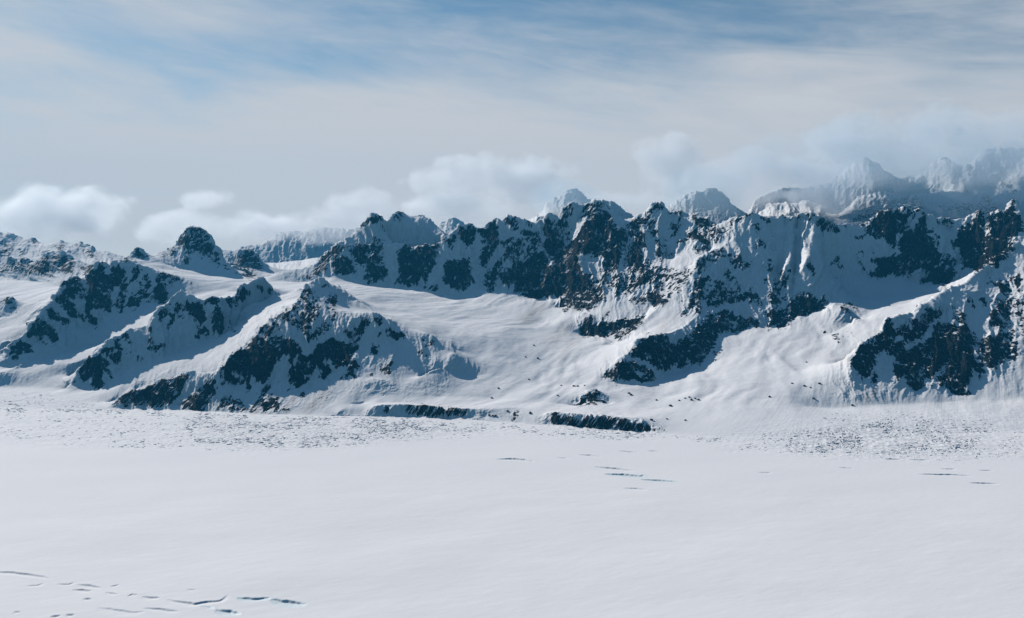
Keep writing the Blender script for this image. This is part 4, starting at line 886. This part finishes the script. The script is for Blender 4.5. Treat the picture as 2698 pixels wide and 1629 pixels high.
blocks('broken_ice', [
    ("2050 1150 2180 1130 2300 1105 2400 1100 2480 1112 2600 1130 2560 1190 2400 1195 2200 1195 2080 1190", 1300, 2.8, 5.4, .6),
    ("1900 1150 2200 1130 2400 1100 2698 1100 2698 1200 2500 1215 2200 1205 1950 1185", 900, 2.4, 4.8, .4),
    ("2180 1165 2290 1120 2390 1098 2420 1108 2330 1140 2230 1170", 150, 4, 7.5, .6),
    ("2138 1085 2400 1075 2698 1070 2698 1110 2400 1100 2200 1120", 160, 3, 6, .3)], 'field of countless broken ice blocks and dark rubble along the right glacier margin')

# ---------------------------------------------------------------- clouds
def cloud_mat(name, dens, wl, thr, albedo=(.95, .97, 1.0), g=.45):
    m, nt, out = newmat(name); q = NT(nt)
    t = q.n('ShaderNodeTexCoord').outputs['Object']
    pos = q.n('ShaderNodeNewGeometry').outputs['Position']
    ln = q.n('ShaderNodeVectorMath', operation='LENGTH'); q.l(t, ln.inputs[0])
    n1 = q.noise(q.vmap(pos, (1 / wl, 1 / wl, 1.25 / wl)), 1, 5, .6)
    d = q.math('ADD', q.mapr(ln.outputs['Value'], .12, 1.0, .52, -.66), q.math('MULTIPLY', q.math('SUBTRACT', n1, .5), 2.6))
    d = q.mapr(d, thr, thr + .35, 0, dens, True)
    pv = q.n('ShaderNodeVolumePrincipled', i_Anisotropy=g); pv.inputs['Color'].default_value = (*albedo, 1)
    q.l(d, pv.inputs['Density']); q.l(pv.outputs[0], out.inputs['Volume']); return m
CV, CF = ico(4)
def cloud(x, y, w_, h_, Yd, depth, mat, lab, seed, kind=None):
    w_, h_ = w_ * 1.08, h_ * 1.05
    th_, t_ = ray(x, y); r = Yd / math.cos(th_); k = r / F
    v = CV * (1 + .16 * fbm(CV[:, 0] * 1.6 + seed * 5, CV[:, 1] * 1.6, CV[:, 2] * 1.6, 3, seed)[:, None])
    o = mesh_np('cloud' if not kind else 'mist_bank', v, CF, mat); o.location = (r * math.sin(th_), Yd, CAM_H + r * t_)
    o.scale = (w_ * k / 2, depth / 2, h_ * k / 2)
    tag(o, lab, 'cloud' if not kind else 'mist', None if kind else 'clouds along the skyline', kind)
CM = cloud_mat('cloud_puffy', .0019, 1500, -.16)
CM2 = cloud_mat('cloud_soft', .0014, 1700, -.18)
for a in ((140, 560, 460, 210, CM, 'white cumulus cloud heaped over the far left skyline'), (548, 524, 190, 90, CM2, 'tiny lone puff of cloud above the grey rock dome'),
          (700, 600, 480, 120, CM, 'long white cloud bank over the pale massif and saddle'), (970, 555, 520, 170, CM2, 'soft cloud trailing behind the snowy peak at the left end of the wall'),
          (1300, 480, 640, 240, CM, 'broad white cumulus cloud above the left towers of the wall'), (600, 600, 620, 150, CM2, 'thin low cloud lying behind the grey rock dome'), (1640, 540, 620, 130, CM2, 'low soft cloud behind the right half of the wall'), (1190, 555, 620, 140, CM2, 'low soft cloud just behind the left towers of the wall'), (1770, 440, 420, 250, CM, 'tall bright cloud standing over the middle of the rock wall')):
    cloud(*a[:4], 19800, 1800, a[4], a[5], int(a[0]))
MM = cloud_mat('mist', .0027, 620, -.28, g=.1); MM2 = cloud_mat('mist_thin', .0012, 900, -.6, (.72, .89, 1.0), .1)
for a in ((1960, 490, 420, 240, 9000, 'mist swirling in front of the right-hand skyline, left end'), (2170, 490, 360, 220, 8950, 'bright mist pouring over the crest below the huge hazy mountain'),
          (2350, 425, 560, 240, 9600, 'thin mist hiding the shoulder of the huge hazy mountain'), (2580, 450, 460, 200, 9550, 'thin mist across the face of the huge hazy mountain, right edge'), (2470, 375, 820, 200, 9750, 'mist capping the top of the huge hazy mountain'),
          (850, 605, 460, 110, 10800, 'mist lying on the crest of the pale massif'),
          (2420, 470, 900, 330, 8700, 'pale veil of mist over the whole huge hazy mountain'), (1850, 520, 260, 160, 8500, 'veil of mist before the pale twin-topped peak'), (1500, 525, 200, 120, 8500, 'veil of mist before the pale rounded summit')):
    cloud(a[0], a[1], a[2], a[3], a[4], 500, MM2 if 'veil' in a[5] else MM, a[5], int(a[0]), 'stuff')
# ---------------------------------------------------------------- land below, sky, sun, haze
gr = polar_sheet('ground', 20, 17000, 60, 180, -math.pi, math.pi, lambda x, y, r: 0 * x - 40, M_SNOW)
tag(gr, 'snow covered land below and behind the mountains', 'ground', kind='structure')

SUN_AZ, SUN_EL = math.radians(-46), math.radians(33)
w = bpy.data.worlds.new('World'); SC.world = w; w.use_nodes = True
q = NT(w.node_tree); w.node_tree.nodes.clear()
sky = q.n('ShaderNodeTexSky', sky_type='NISHITA', sun_disc=False, sun_elevation=SUN_EL, sun_rotation=SUN_AZ, altitude=1500, air_density=1.0, dust_density=.6, ozone_density=2.0)
tc = q.n('ShaderNodeTexCoord').outputs['Generated']
sep = q.n('ShaderNodeSeparateXYZ'); q.l(tc, sep.inputs[0])
el = q.math('ARCSINE', sep.outputs['Z'])
# veil of high cloud: long soft bands over the range, clear blue elsewhere; three thinner places let the blue through
az = q.math('ARCTAN2', sep.outputs['X'], sep.outputs['Y'])
v1 = q.noise(q.vmap(tc, (2.0, 2.0, 11.0), (0, .10, 0)), 1.0, 5, .5, .5)
v2 = q.noise(q.vmap(tc, (4.5, 4.5, 30), (0, .14, 0)), 1.0, 6, .62, .9)
v3 = q.noise(q.vmap(tc, (9, 9, 34), (.1, .2, 0)), 1.0, 5, .6, .6)
veil = q.math('ADD', q.math('ADD', q.math('MULTIPLY', v1, .64), q.math('MULTIPLY', v2, .26)), q.math('MULTIPLY', v3, .18))
ahead = q.mapr(sep.outputs['Y'], .25, .80, -.75, .0)
thick = q.math('ADD', q.mapr(el, .10, .52, .30, -.12), ahead)
def thin(a0, e0, sa, se, k):
    g = q.math('ADD', q.math('POWER', q.math('MULTIPLY', q.math('SUBTRACT', az, math.radians(a0)), 1 / math.radians(sa)), 2), q.math('POWER', q.math('MULTIPLY', q.math('SUBTRACT', el, math.radians(e0)), 1 / math.radians(se)), 2))
    return q.math('MULTIPLY', q.math('EXPONENT', q.math('MULTIPLY', g, -1)), -k)
for a in ((-3, 18.0, 17, 4.2, .16), (20, 17.2, 13, 2.6, .09), (-15, 13.4, 12, 2.2, .12), (12, 14.2, 10, 1.5, .10), (28, 11.5, 9, 2.2, .10)):
    thick = q.math('ADD', thick, thin(*a))
cov = q.mapr(q.math('ADD', veil, thick), .34, .84, smooth=True)
tint = q.n('ShaderNodeMix', data_type='RGBA', blend_type='MULTIPLY'); tint.inputs[0].default_value = 1
q.l(sky.outputs[0], tint.inputs[6]); tint.inputs[7].default_value = (.72, 1.0, 1.0, 1)
cl = q.mix(cov, tint.outputs[2], (8.2, 8.3, 8.6))
bg = q.n('ShaderNodeBackground', i_Strength=.075); q.l(cl, bg.inputs['Color'])
q.l(bg.outputs[0], q.n('ShaderNodeOutputWorld').inputs[0])

sl = bpy.data.lights.new('sun', 'SUN'); sl.energy = 4.4; sl.angle = math.radians(.6); sl.color = (1, .93, .86)
so = bpy.data.objects.new('sun', sl); COL.objects.link(so)
sd = Vector((math.sin(SUN_AZ) * math.cos(SUN_EL), math.cos(SUN_AZ) * math.cos(SUN_EL), math.sin(SUN_EL)))
so.rotation_euler = sd.to_track_quat('Z', 'Y').to_euler(); so.location = (0, 0, 5000)

def box(name, lo, hi, mat):
    c = np.array([[x, y, z] for x in (lo[0], hi[0]) for y in (lo[1], hi[1]) for z in (lo[2], hi[2])], float)
    f = np.array([[0, 1, 3, 2], [4, 6, 7, 5], [0, 4, 5, 1], [2, 3, 7, 6], [0, 2, 6, 4], [1, 5, 7, 3]])
    return mesh_np(name, c, f, mat, smooth=False)
HAZE = 1.5e-5
mh, nt, out = newmat('haze'); qh = NT(nt)
pv = qh.n('ShaderNodeVolumePrincipled', i_Density=HAZE, i_Anisotropy=.2); pv.inputs['Color'].default_value = (.05, .40, .72, 1)
qh.l(pv.outputs[0], out.inputs['Volume'])
hz = box('haze', (-17300, -17300, -41.5), (17300, 17300, 2900), mh)
tag(hz, 'thin blue air that pales the far mountains', 'haze', kind='stuff')

cam = bpy.data.cameras.new('camera'); cam.sensor_width = 36; cam.lens = 36 * F / 2698; cam.clip_start = 1; cam.clip_end = 200000
co = bpy.data.objects.new('camera', cam); COL.objects.link(co); co.location = (0, 0, CAM_H); co.rotation_euler = (math.pi / 2 - PITCH, 0, 0)
SC.camera = co
SC.view_settings.view_transform = 'Standard'; SC.view_settings.look = 'None'; SC.view_settings.gamma = 1; SC.view_settings.exposure = 0
SC.view_settings.use_curve_mapping = False
c = SC.cycles
c.max_bounces = 5; c.diffuse_bounces = 0; c.glossy_bounces = 1; c.transmission_bounces = 2; c.volume_bounces = 6; c.transparent_max_bounces = 6
c.use_denoising = True
try: c.denoiser = 'OPENIMAGEDENOISE'
except Exception: pass
